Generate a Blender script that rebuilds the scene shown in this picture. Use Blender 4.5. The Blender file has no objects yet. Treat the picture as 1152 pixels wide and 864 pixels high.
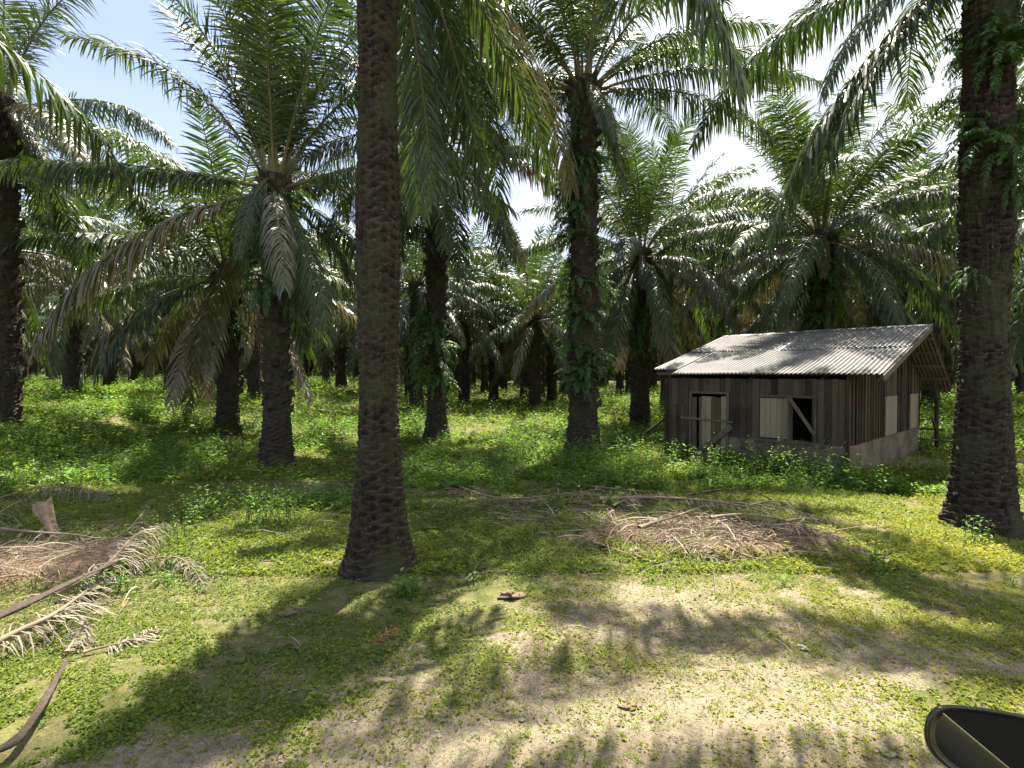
import bpy, math, random
import numpy as np
from mathutils import Vector, Matrix
SC = bpy.context.scene
COL = SC.collection
R_ = math.radians
HC = 2.3          # eye height, in metres
F_ = 640.0        # focal length in pixels of a 1152-wide picture

# ------------------------------------------------------------------ helpers
_lat = {}
def vnoise(x, y, scale, seed=0):
    if seed not in _lat:
        _lat[seed] = np.random.RandomState(1000 + seed).rand(256, 256)
    g = _lat[seed]
    a0 = 0.6 + seed * 1.7; ca, sa = math.cos(a0), math.sin(a0)
    x0 = np.asarray(x, float) / scale; y0 = np.asarray(y, float) / scale
    u = ca * x0 - sa * y0 + .35 * np.sin(1.9 * y0 + seed) + 73.1; v = sa * x0 + ca * y0 + .35 * np.sin(1.7 * x0 + 2 * seed) + 91.7
    iu = np.floor(u).astype(int); iv = np.floor(v).astype(int)
    fu = u - iu; fv = v - iv
    fu = fu * fu * (3 - 2 * fu); fv = fv * fv * (3 - 2 * fv)
    a = g[iu % 256, iv % 256]; b = g[(iu + 1) % 256, iv % 256]
    c = g[iu % 256, (iv + 1) % 256]; d = g[(iu + 1) % 256, (iv + 1) % 256]
    return (a * (1 - fu) + b * fu) * (1 - fv) + (c * (1 - fu) + d * fu) * fv

def sstep(a, b, x):
    t = np.clip((np.asarray(x, float) - a) / (b - a), 0, 1)
    return t * t * (3 - 2 * t)

def blob(x, y, cx, cy, rx, ry, rot=0.0):
    c, s = math.cos(rot), math.sin(rot)
    dx, dy = x - cx, y - cy
    u = (dx * c + dy * s) / rx; v = (-dx * s + dy * c) / ry
    return np.sqrt(u * u + v * v)

def w_mound(x, y):   # debris heap in the clearing
    w = 0.55 * (vnoise(x, y, 0.5, 3) - 0.5) + 0.3 * (vnoise(x, y, 0.17, 4) - 0.5)
    return np.clip(sstep(1.15, 0.7, blob(x, y, 2.6, 7.8, 1.85, 0.85, -0.12) + w), 0, 1)

def w_soil(x, y):    # bare earth heap on the left
    w = 0.5 * (vnoise(x, y, 0.5, 5) - 0.5)
    return np.clip(sstep(1.15, 0.8, blob(x, y, -5.9, 6.5, 1.55, 0.62, 0.2) + w), 0, 1)

def w_sand(x, y):
    n = 0.55 * vnoise(x, y, 1.1, 6) + 0.35 * vnoise(x, y, 0.35, 7) + 0.2 * vnoise(x, y, 0.12, 8)
    b = blob(x, y, 0.8, 3.3, 3.3, 2.2)
    b2 = blob(x, y, 1.5, 5.3, 1.9, 1.7)
    b3 = blob(x, y, 12.0, 14.6, 3.0, 1.0)
    b4 = blob(x, y, -1.0, 11.0, 2.5, 0.35)
    b = np.minimum(np.minimum(b, b2 + 0.12), np.minimum(b3 - 0.2, b4 + 0.25))
    return np.clip(sstep(1.25, 0.5, b + 1.5 * (n - 0.52)), 0, 1) * .93

def gz(x, y):
    x = np.asarray(x, float); y = np.asarray(y, float)
    z = 0.10 * (vnoise(x, y, 2.6, 1) - 0.5) + 0.035 * (vnoise(x, y, 0.45, 2) - 0.5) + 0.012 * (vnoise(x, y, 0.12, 9) - 0.5)
    z = z + 0.95 * sstep(-7.5, -15.0, x) * sstep(10, 17, y) + 0.25 * sstep(18, 40, y) + 1.3 * sstep(45, 130, y)
    z = z + 0.13 * w_mound(x, y) * (0.6 + 0.6 * vnoise(x, y, 0.3, 11)) + 0.20 * w_soil(x, y)
    hut = blob(x, y, 8.0, 16.2, 3.3, 3.3)
    return z * (1 - 0.9 * sstep(1.3, 0.9, hut))
def gz1(x, y): return float(gz(np.array([x]), np.array([y]))[0])

def ground_at(px, py, z=0.0):
    d = (HC - z) * F_ / (py - 420.0)
    return ((px - 576.0) * d / F_, d)

def mesh_arrays(name, V, Q=None, T=None, mats=(), qm=None, tm=None, attrs=None, smooth=False):
    V = np.asarray(V, np.float32).reshape(-1, 3)
    Q = np.zeros((0, 4), np.int32) if Q is None or len(Q) == 0 else np.asarray(Q, np.int32)
    T = np.zeros((0, 3), np.int32) if T is None or len(T) == 0 else np.asarray(T, np.int32)
    me = bpy.data.meshes.new(name)
    me.vertices.add(len(V)); me.vertices.foreach_set('co', V.ravel())
    nl = Q.size + T.size; me.loops.add(nl)
    me.loops.foreach_set('vertex_index', np.concatenate([Q.ravel(), T.ravel()]).astype(np.int32))
    npoly = len(Q) + len(T); me.polygons.add(npoly)
    st = np.concatenate([np.arange(len(Q)) * 4, Q.size + np.arange(len(T)) * 3]).astype(np.int32)
    me.polygons.foreach_set('loop_start', st)
    mi = np.zeros(npoly, np.int32)
    if qm is not None and len(Q): mi[:len(Q)] = qm
    if tm is not None and len(T): mi[len(Q):] = tm
    for m in mats: me.materials.append(m)
    me.polygons.foreach_set('material_index', mi)
    me.polygons.foreach_set('use_smooth', np.full(npoly, bool(smooth)))
    if attrs:
        for k, a in attrs.items():
            at = me.attributes.new(k, 'FLOAT', 'POINT'); at.data.foreach_set('value', np.asarray(a, np.float32))
    me.update(calc_edges=True); me.validate()
    return me

def link(name, me, parent=None, loc=(0, 0, 0), rz=0.0):
    o = bpy.data.objects.new(name, me); COL.objects.link(o)
    o.location = loc; o.rotation_euler = (0, 0, rz)
    if parent is not None: o.parent = parent
    return o
def tag(o, label=None, cat=None, group=None, kind=None):
    if label: o['label'] = label
    if cat: o['category'] = cat
    if group: o['group'] = group
    if kind: o['kind'] = kind
    return o
def thing(name, label, cat, loc=(0, 0, 0), rz=0.0, group=None):
    return tag(link(name, None, None, loc, rz), label, cat, group)

class MB:
    """collects solids into one mesh"""
    def __init__(s): s.v = []; s.q = []; s.t = []; s.n = 0; s.a = []
    def add(s, V, Q=(), T=(), a=0.5):
        V = np.asarray(V, float).reshape(-1, 3)
        if len(Q): s.q.append(np.asarray(Q, int) + s.n)
        if len(T): s.t.append(np.asarray(T, int) + s.n)
        s.v.append(V); s.n += len(V); s.a.append(np.full(len(V), a))
    def box(s, o, ux, uy, uz, a=None, ch=0.0):
        """box from corner o with edge vectors; ch = small taper that breaks sharp edges"""
        o, ux, uy, uz = [np.asarray(k, float) for k in (o, ux, uy, uz)]
        V = [o, o + ux, o + ux + uy, o + uy, o + uz, o + ux + uz, o + ux + uy + uz, o + uy + uz]
        s.add(V, [(0, 3, 2, 1), (4, 5, 6, 7), (0, 1, 5, 4), (1, 2, 6, 5), (2, 3, 7, 6), (3, 0, 4, 7)], a=random.random() if a is None else a)
    def beam(s, p, q, w, h, up=(0, 0, 1), a=None):
        p, q = np.asarray(p, float), np.asarray(q, float); d = q - p; d /= np.linalg.norm(d)
        x = np.cross(d, np.asarray(up, float)); x /= np.linalg.norm(x); y = np.cross(x, d)
        s.box(p - x * w / 2 - y * h / 2, x * w, q - p, y * h, a=a)
    def tube(s, P, rad, n=8, a=None, cap=True):
        P = np.asarray(P, float); m = len(P); rad = np.broadcast_to(np.asarray(rad, float), (m,))
        Tn = np.gradient(P, axis=0); Tn /= np.linalg.norm(Tn, axis=1)[:, None]
        ref = np.array([0, 0, 1.0]) if abs(Tn[0][2]) < 0.9 else np.array([1.0, 0, 0])
        X = np.cross(Tn, ref); X /= np.linalg.norm(X, axis=1)[:, None]; Y = np.cross(X, Tn)
        th = np.linspace(0, 2 * np.pi, n, endpoint=False)
        V = P[:, None] + rad[:, None, None] * (X[:, None] * np.cos(th)[None, :, None] + Y[:, None] * np.sin(th)[None, :, None])
        Q = [(i * n + j, i * n + (j + 1) % n, (i + 1) * n + (j + 1) % n, (i + 1) * n + j) for i in range(m - 1) for j in range(n)]
        V = V.reshape(-1, 3); T = []
        if cap:
            V = np.vstack([V, P[0], P[-1]]); c0, c1 = m * n, m * n + 1
            T = [(c0, (j + 1) % n, j) for j in range(n)] + [(c1, (m - 1) * n + j, (m - 1) * n + (j + 1) % n) for j in range(n)]
        s.add(V, Q, T, a=random.random() if a is None else a)
    def mesh(s, name, mats, smooth=False):
        V = np.vstack(s.v); Q = np.vstack(s.q) if s.q else None; T = np.vstack(s.t) if s.t else None
        return mesh_arrays(name, V, Q, T, mats, attrs={'v': np.concatenate(s.a)}, smooth=smooth)
    def build(s, name, mat, parent=None, smooth=False, loc=(0, 0, 0), rz=0.0):
        return link(name, s.mesh(name, [mat], smooth), parent, loc, rz)

# ------------------------------------------------------------------ materials
def new_mat(name):
    m = bpy.data.materials.new(name); m.use_nodes = True
    nt = m.node_tree; nt.nodes.clear()
    out = nt.nodes.new('ShaderNodeOutputMaterial')
    return m, nt, out
def N(nt, t, **kw):
    n = nt.nodes.new(t)
    for k, v in kw.items():
        if k in n.inputs.keys(): n.inputs[k].default_value = v
        else: setattr(n, k, v)
    return n
def ramp(nt, fac, stops, interp='LINEAR'):
    r = nt.nodes.new('ShaderNodeValToRGB'); r.color_ramp.interpolation = interp
    cr = r.color_ramp
    while len(cr.elements) > 1: cr.elements.remove(cr.elements[-1])
    cr.elements[0].position = stops[0][0]; cr.elements[0].color = (*stops[0][1], 1)
    for p, c in stops[1:]:
        e = cr.elements.new(p); e.color = (*c, 1)
    nt.links.new(fac, r.inputs['Fac']); return r.outputs['Color']
def math_n(nt, op, a, b=None, clamp=False):
    n = nt.nodes.new('ShaderNodeMath'); n.operation = op; n.use_clamp = clamp
    for i, k in enumerate((a, b)):
        if k is None: continue
        if isinstance(k, (int, float)): n.inputs[i].default_value = k
        else: nt.links.new(k, n.inputs[i])
    return n.outputs[0]
def mixc(nt, fac, a, b, mode='MIX'):
    n = nt.nodes.new('ShaderNodeMix'); n.data_type = 'RGBA'; n.blend_type = mode
    ins = [n.inputs[0], n.inputs[6], n.inputs[7]]
    for s, k in zip(ins, (fac, a, b)):
        if isinstance(k, (int, float)): s.default_value = k
        elif isinstance(k, tuple): s.default_value = (*k, 1)
        else: nt.links.new(k, s)
    return n.outputs[2]
def attr(nt, name='v'):
    a = nt.nodes.new('ShaderNodeAttribute'); a.attribute_name = name; return a.outputs['Fac']

def leaf_mat(name, stops, trans=0.35, rough=0.38, tcol=(1.5, 1.6, 0.6), spec=0.5, objvar=0.5):
    m, nt, out = new_mat(name)
    oi = nt.nodes.new('ShaderNodeObjectInfo')
    f = math_n(nt, 'MULTIPLY', attr(nt), 1 - objvar)
    f2 = math_n(nt, 'MULTIPLY', oi.outputs['Random'], objvar)
    f = math_n(nt, 'ADD', f, f2, clamp=True)
    c = ramp(nt, f, stops)
    p = N(nt, 'ShaderNodeBsdfPrincipled', Roughness=rough)
    p.inputs['Specular IOR Level'].default_value = spec
    nt.links.new(c, p.inputs['Base Color'])
    t = nt.nodes.new('ShaderNodeBsdfTranslucent')
    tc = mixc(nt, 1.0, c, tcol, 'MULTIPLY'); nt.links.new(tc, t.inputs['Color'])
    mx = N(nt, 'ShaderNodeMixShader'); mx.inputs[0].default_value = trans
    nt.links.new(p.outputs[0], mx.inputs[1]); nt.links.new(t.outputs[0], mx.inputs[2])
    nt.links.new(mx.outputs[0], out.inputs['Surface'])
    return m

def solid_mat(name, c1, c2, rough=0.8, scale=8.0, bump=0.3, stretch=(1, 1, 1), spec=0.3, extra=None, metallic=0.0, attr_mix=0.35):
    m, nt, out = new_mat(name)
    tc = nt.nodes.new('ShaderNodeTexCoord'); mp = nt.nodes.new('ShaderNodeMapping')
    mp.inputs['Scale'].default_value = stretch
    nt.links.new(tc.outputs['Object'], mp.inputs[0])
    n = N(nt, 'ShaderNodeTexNoise', Scale=scale, Detail=6.0, Roughness=0.65); nt.links.new(mp.outputs[0], n.inputs['Vector'])
    f = math_n(nt, 'MULTIPLY_ADD', n.outputs[0], 1.7); 
    nt.nodes[-1].inputs[2].default_value = -0.35
    f = nt.nodes[-1].outputs[0]
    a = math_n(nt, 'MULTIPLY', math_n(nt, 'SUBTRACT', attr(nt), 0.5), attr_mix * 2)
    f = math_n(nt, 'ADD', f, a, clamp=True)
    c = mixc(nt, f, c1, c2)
    if extra: c = extra(nt, tc, mp, c)
    p = N(nt, 'ShaderNodeBsdfPrincipled', Roughness=rough, Metallic=metallic)
    p.inputs['Specular IOR Level'].default_value = spec
    nt.links.new(c, p.inputs['Base Color'])
    if bump:
        b = N(nt, 'ShaderNodeBump', Strength=bump, Distance=0.03); nt.links.new(n.outputs[0], b.inputs['Height'])
        nt.links.new(b.outputs[0], p.inputs['Normal'])
    nt.links.new(p.outputs[0], out.inputs['Surface'])
    return m

M = {}
M['frond'] = leaf_mat('palm_leaflet', [(0, (0.026, 0.044, 0.015)), (0.45, (0.043, 0.070, 0.021)), (0.8, (0.068, 0.102, 0.028)), (1.0, (0.12, 0.125, 0.04))], 0.30, 0.44, tcol=(1.25, 1.4, .5), spec=0.62)
M['frond_old'] = leaf_mat('old_palm_leaflet', [(0, (0.05, 0.06, 0.028)), (0.5, (0.10, 0.10, 0.05)), (1.0, (0.20, 0.16, 0.09))], 0.16, 0.40, tcol=(1.1, 1.0, .6), spec=0.7)
M['frond_dead'] = leaf_mat('dead_palm_leaflet', [(0, (0.09, 0.075, 0.055)), (0.5, (0.21, 0.18, 0.14)), (1.0, (0.38, 0.34, 0.27))], 0.12, 0.75, (1.1, 1.0, 0.8), spec=0.2)
M['rachis'] = solid_mat('frond_stalk', (0.055, 0.06, 0.02), (0.16, 0.135, 0.05), 0.5, 4, 0.1)
M['rachis_dead'] = solid_mat('dead_stalk', (0.10, 0.07, 0.045), (0.29, 0.22, 0.15), 0.8, 5, 0.3, stretch=(1, 1, 1))
M['petiole_pale'] = solid_mat('bleached_stalk', (0.15, 0.10, 0.06), (0.36, 0.27, 0.18), 0.85, 14, 0.6)
M['petiole_dark'] = solid_mat('wet_dark_stalk', (0.022, 0.016, 0.012), (0.09, 0.068, 0.05), 0.85, 22, 0.6)
M['fern'] = leaf_mat('fern_leaflet', [(0, (0.03, 0.07, 0.016)), (0.6, (0.05, 0.11, 0.022)), (1.0, (0.10, 0.17, 0.035))], 0.35, 0.45)
M['weed'] = leaf_mat('weed_leaf', [(0, (0.04, 0.095, 0.016)), (0.4, (0.085, 0.18, 0.026)), (0.8, (0.17, 0.28, 0.04)), (1.0, (0.32, 0.35, 0.08))], 0.40, 0.55, objvar=0.0, spec=.35)
M['cover'] = leaf_mat('creeper_leaf', [(0, (0.055, 0.095, 0.014)), (0.35, (0.12, 0.18, 0.022)), (0.7, (0.24, 0.26, 0.035)), (1.0, (0.30, 0.29, 0.08))], 0.36, 0.6, tcol=(1.7, 1.6, .45), objvar=0.0, spec=.3)
M['grass'] = leaf_mat('grass_blade', [(0, (0.10, 0.17, 0.025)), (0.5, (0.22, 0.29, 0.045)), (0.85, (0.33, 0.35, 0.08)), (1.0, (0.48, 0.42, 0.20))], 0.38, 0.5, objvar=0.0)
M['litter'] = leaf_mat('dry_litter', [(0, (0.06, 0.043, 0.03)), (0.5, (0.18, 0.14, 0.10)), (1.0, (0.42, 0.36, 0.27))], 0.1, 0.8, (1.1, 1, 0.8), 0.2, objvar=0.0)
M['stem'] = solid_mat('weed_stem', (0.07, 0.10, 0.03), (0.16, 0.16, 0.06), 0.6, 10, 0)

def bark_extra(nt, tc, mp, c):
    n = N(nt, 'ShaderNodeTexNoise', Scale=26.0, Detail=3.0); nt.links.new(tc.outputs['Object'], n.inputs['Vector'])
    f = ramp(nt, n.outputs[0], [(0.0, (0, 0, 0)), (0.66, (0, 0, 0)), (0.74, (1, 1, 1))])
    c = mixc(nt, f, c, (0.15, 0.15, 0.115))
    n2 = N(nt, 'ShaderNodeTexNoise', Scale=1.6, Detail=4.0); nt.links.new(tc.outputs['Object'], n2.inputs['Vector'])
    f2 = ramp(nt, n2.outputs[0], [(0.0, (0, 0, 0)), (0.48, (0, 0, 0)), (0.66, (0.85, 0.85, 0.85))])
    return mixc(nt, f2, c, (0.045, 0.050, 0.022))
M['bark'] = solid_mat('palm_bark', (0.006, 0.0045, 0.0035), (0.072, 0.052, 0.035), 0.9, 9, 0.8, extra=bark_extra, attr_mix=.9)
M['bark_far'] = solid_mat('palm_bark_rough', (0.015, 0.012, 0.009), (0.062, 0.049, 0.036), 0.95, 7, 0.6, extra=bark_extra)

# ------------------------------------------------------------------ fronds
def frond_arrays(P, npairs, seed, t0=0.2, lmax=0.95, width=0.045, droop=0.5, plume=0.35, segs=3, rad=0.045,
                 fwd=0.6, rach_n=5, dead=False, clampz=None, miss=0.0, curl=0.0):
    """leaflets on both sides of a midrib that follows the polyline P"""
    rs = np.random.RandomState(seed)
    P = np.asarray(P, float); m = len(P)
    seg = np.r_[0, np.cumsum(np.linalg.norm(np.diff(P, axis=0), axis=1))]; L = seg[-1]; tt = seg / L
    Tn = np.gradient(P, axis=0); Tn /= np.linalg.norm(Tn, axis=1)[:, None]
    k = np.linspace(0, 1, npairs) ; t = t0 + (1 - t0) * k
    t = np.repeat(t, 2); side = np.tile([1.0, -1.0], npairs)
    t = np.clip(t + rs.uniform(-.4, .4, len(t)) * (1 - t0) / npairs, 0, 1)
    if miss > 0:
        keep = rs.rand(len(t)) > miss; t = t[keep]; side = side[keep]
    n = len(t)
    B = np.stack([np.interp(t, tt, P[:, i]) for i in range(3)], 1)
    T = np.stack([np.interp(t, tt, Tn[:, i]) for i in range(3)], 1); T /= np.linalg.norm(T, axis=1)[:, None]
    hz = np.array([P[-1][0] - P[0][0], P[-1][1] - P[0][1], 0]); hz /= (np.linalg.norm(hz) + 1e-6)
    S0 = np.cross([0, 0, 1.0], hz); S = np.tile(S0, (n, 1))
    S = S - (S * T).sum(1)[:, None] * T; S /= np.linalg.norm(S, axis=1)[:, None]
    Nn = np.cross(T, S)
    kk = (t - t0) / (1 - t0)
    ll = lmax * np.clip(0.32 + 1.5 * np.sqrt(np.clip(kk * 1.6, 0, 1)) * 0.55, 0, 1) * (1 - 0.62 * np.clip((kk - 0.55) / 0.45, 0, 1) ** 1.6) * np.where(rs.rand(n) < .08, rs.uniform(.35, .8, n), rs.uniform(.84, 1.10, n))
    pl = rs.choice([-0.3, 0.15, 0.75], n) * plume / 0.35 * 0.6 + rs.uniform(-.15, .15, n)
    D = S * side[:, None] + T * (fwd + 1.2 * np.clip(kk - 0.75, 0, 1) * 2)[:, None] + Nn * pl[:, None] + rs.normal(0, .07, (n, 3))
    D += rs.normal(0, .10, (n, 3)) * (rs.rand(n) < .35)[:, None]
    D /= np.linalg.norm(D, axis=1)[:, None]
    dr = droop * rs.uniform(.75, 1.3, n) * (0.5 + 0.6 * ll / lmax)
    pts = [B]; widths = [width * 0.55]; W = []
    cur = B.copy(); G = np.array([0, 0, -1.0])
    cd = rs.normal(0, 1, (n, 3)) * curl
    for j in range(1, segs + 1):
        d = D + G * (dr * (j / segs * 1.9) ** 1.35)[:, None] + cd * (j / segs)
        d /= np.linalg.norm(d, axis=1)[:, None]
        w = T - (T * d).sum(1)[:, None] * d; w /= (np.linalg.norm(w, axis=1)[:, None] + 1e-6)
        w = w + np.cross(d, w) * rs.normal(0, 0.35, n)[:, None]; w /= np.linalg.norm(w, axis=1)[:, None]
        W.append(w); cur = cur + d * (ll / segs)[:, None]
        if clampz is not None: cur[:, 2] = np.maximum(cur[:, 2], clampz(cur[:, 0], cur[:, 1]) + 0.01)
        pts.append(cur.copy())
    prof = {2: [0.7, 1.0], 3: [0.6, 1.0, 0.8], 4: [0.6, 1.0, 0.95, 0.65]}[segs]
    V = []
    for j in range(segs):
        w = W[max(j - 1, 0)] if j else W[0]
        hw = width * 0.5 * prof[j] * (0.6 + 0.4 * ll / lmax)[:, None]
        V += [pts[j] - w * hw, pts[j] + w * hw]
    V.append(pts[segs])
    nv = 2 * segs + 1
    V = np.stack(V, 1).reshape(-1, 3)
    base = np.arange(n) * nv
    Q = []
    for j in range(segs - 1):
        Q.append(np.stack([base + 2 * j, base + 2 * j + 1, base + 2 * j + 3, base + 2 * j + 2], 1))
    Q = np.vstack(Q) if Q else np.zeros((0, 4), int)
    Tt = np.stack([base + 2 * segs - 2, base + 2 * segs - 1, base + 2 * segs], 1)
    a = np.repeat(rs.rand(n), nv)
    # midrib
    rn = rach_n; th = np.linspace(0, 2 * np.pi, rn, endpoint=False)
    sd = np.tile(S0, (m, 1)); sd = sd - (sd * Tn).sum(1)[:, None] * Tn; sd /= np.linalg.norm(sd, axis=1)[:, None]
    up = np.cross(Tn, sd)
    rr = rad * (1 - 0.86 * tt ** 0.8) ; wd = rr * (1 + 1.6 * np.clip(1 - tt / 0.1, 0, 1))
    RV = P[:, None] + sd[:, None] * (wd[:, None] * np.cos(th))[..., None] + up[:, None] * (rr[:, None] * np.sin(th))[..., None]
    RV = RV.reshape(-1, 3); b0 = len(V)
    RQ = np.array([(b0 + i * rn + j, b0 + i * rn + (j + 1) % rn, b0 + (i + 1) * rn + (j + 1) % rn, b0 + (i + 1) * rn + j) for i in range(m - 1) for j in range(rn)])
    qm = np.r_[np.zeros(len(Q), int), np.ones(len(RQ), int)]
    return dict(V=np.vstack([V, RV]), Q=np.vstack([Q, RQ]), T=Tt, qm=qm, a=np.r_[a, np.full(len(RV), 0.5)])

def arc_path(e0, bend, L, m=22, pw=1.35, side=0.0):
    t = np.linspace(0, 1, m)
    e = np.radians(e0 - bend * t ** pw); az = np.radians(side * t ** 1.5)
    ds = L / (m - 1)
    x = np.r_[0, np.cumsum(np.cos(e[:-1]) * np.cos(az[:-1]) * ds)]
    y = np.r_[0, np.cumsum(np.cos(e[:-1]) * np.sin(az[:-1]) * ds)]
    z = np.r_[0, np.cumsum(np.sin(e[:-1]) * ds)]
    return np.stack([x, y, z], 1)

# elevation classes: (start angle, bend, droop, length scale)
CLS = [(84, 28, 0.10, 0.88), (74, 42, 0.22, 0.98), (62, 56, 0.42, 1.0), (50, 62, 0.62, 1.0), (38, 66, 0.85, 1.0), (26, 62, 1.05, 1.0),
       (14, 62, 1.2, 1.0), (0, 62, 1.3, 0.98), (-18, 55, 1.3, 0.95), (-42, 38, 1.0, 0.92), (-66, 18, 0.7, 0.85), (12, 26, 1.2, 1.1), (34, 34, .9, 1.05)]
_fr = {}
def frond_data(ci, var, lod):
    key = (ci, var, lod)
    if key in _fr: return _fr[key]
    e0, bend, droop, ls = CLS[ci]
    rs = np.random.RandomState(ci * 31 + var * 7 + lod)
    L = 5.8 * ls * rs.uniform(.93, 1.05); b = bend * rs.uniform(.85, 1.15)
    if lod == 0: kw = dict(npairs=138, segs=4, width=0.042, rach_n=6)
    elif lod == 1: kw = dict(npairs=72, segs=3, width=0.068, rach_n=4)
    else: kw = dict(npairs=38, segs=2, width=0.13, rach_n=3)
    P = arc_path(e0 + rs.uniform(-4, 4), b, L, m=22 if lod < 2 else 11, side=rs.uniform(-22, 22))
    _fr[key] = frond_arrays(P, seed=ci * 100 + var * 10 + lod, t0=0.13, lmax=1.0, droop=droop, miss=.05, curl=.07, **kw)
    return _fr[key]
_fm = {}
def frond_mesh(ci, var, lod, old=0):
    key = (ci, var, lod, old)
    if key not in _fm:
        d = frond_data(ci, var, lod)
        mats = [[M['frond'], M['rachis']], [M['frond_old'], M['rachis']], [M['frond_dead'], M['rachis_dead']]][old]
        _fm[key] = mesh_arrays('frond', d['V'], d['Q'], d['T'], mats, d['qm'], 0, {'v': d['a']})
    return _fm[key]

def crown_plan(nf, seed, low=10, top=0.0):
    rs = random.Random(seed); out = []
    off = rs.uniform(0, 360)
    for i in range(nf):
        f = (i + 0.5) / nf
        c = int(min(low, max(0, round((f ** 0.92) * low + rs.uniform(-.5, .5)))))
        az = off + i * 137.508 + rs.uniform(-9, 9)
        old = 2 if (c >= 9 and rs.random() < 0.4) else (1 if (c >= 7 and rs.random() < 0.45) else 0)
        out.append((c, rs.randrange(3), az, old))
    return out

_cm = {}
def crown_mesh(var, lod=2):
    if (var, lod) in _cm: return _cm[(var, lod)]
    V = []; Q = []; T = []; qm = []; tm = []; A = []; n = 0
    for (c, v, az, old) in crown_plan(32 if lod == 1 else 28, 900 + var, 9):
        d = frond_data(c, v % 2, lod); a = R_(az); ca, sa = math.cos(a), math.sin(a)
        X = d['V'] @ np.array([[ca, sa, 0], [-sa, ca, 0], [0, 0, 1]])
        X = X + np.array([ca * .2, sa * .2, -0.06 * c])
        V.append(X); Q.append(d['Q'] + n); T.append(d['T'] + n); A.append(d['a']); n += len(X)
        qm.append(np.where(d['qm'] == 1, 1, 2 * (old > 0))); tm.append(np.full(len(d['T']), 2 * (old > 0)))
    _cm[(var, lod)] = mesh_arrays('crown', np.vstack(V), np.vstack(Q), np.vstack(T), [M['frond'], M['rachis'], M['frond_old']],
                                  np.concatenate(qm), np.concatenate(tm), {'v': np.concatenate(A)})
    return _cm[(var, lod)]

# ------------------------------------------------------------------ trunks
def scar_trunk(H, r0, r1, seed, lod=0, lean=0.0, flare=0.0, lip=0.04, rough_from=99.0):
    """trunk covered in crescent leaf scars"""
    rs = np.random.RandomState(seed)
    nt_, dz = (120, 0.013) if lod == 0 else (40, 0.04)
    nz = int((H + 0.25) / dz); z = np.linspace(-0.25, H, nz); th = np.linspace(0, 2 * np.pi, nt_, endpoint=False)
    Z, TH = np.meshgrid(z, th, indexing='ij')
    row_h = 0.115
    zw = Z + 0.02 * np.sin(3 * TH + 1.3) + 0.03 * (vnoise(TH * 2, Z, 0.5, 21 + seed) - 0.5)
    K = 6
    def layer(off):
        ph = TH * K / (2 * np.pi) + off
        u = ph - np.floor(ph)
        arch = 0.36 * (1 - (2 * u - 1) ** 2)
        q = zw / row_h + arch + off * 1.0
        row = np.floor(q); f = q - row
        idx = ((row * 13 + np.floor(ph) * 7).astype(int)) % 997
        amp = rs.rand(997)[idx] * 0.7 + 0.45
        return amp * np.clip(f, 0, 1) ** 2.2 * (0.25 + 0.75 * np.sqrt(np.clip(1 - (2 * u - 1) ** 2, 0, 1)))
    d = np.maximum(layer(0.0), layer(0.5) * 0.9)
    base = r1 + (r0 - r1) * np.exp(-np.clip(Z, 0, None) / 0.62) + 0.02 * np.sin(Z * 1.7 + seed)
    base = base + 0.05 * flare * np.exp(-np.clip(Z, 0, None) / 0.15)
    nz_ = vnoise(TH * 6, Z, 0.16, 31 + seed) - 0.5
    nz2 = vnoise(TH * 14, Z * 3, 0.11, 33 + seed) - 0.5
    lipv = lip * (0.5 + 0.8 * vnoise(TH * 2, Z, 0.9, 37 + seed)) * (.75 + 1.1 * np.exp(-np.clip(Z, 0, None) / 1.2)) * (1 + 0.7 * sstep(rough_from, rough_from + 0.8, Z))
    Rr = base + lipv * d + 0.03 * nz_ * (1 + 1.5 * sstep(rough_from, rough_from + .8, Z)) + 0.014 * nz2
    X = Rr * np.cos(TH) + lean * Z; Y = Rr * np.sin(TH)
    V = np.stack([X, Y, Z], -1).reshape(-1, 3)
    i = np.arange(nz - 1)[:, None] * nt_; j = np.arange(nt_)[None]; j2 = (j + 1) % nt_
    Q = np.stack([i + j, i + j2, i + nt_ + j2, i + nt_ + j], -1).reshape(-1, 4)
    return V, Q, (0.25 + 0.5 * d.ravel())

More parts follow.
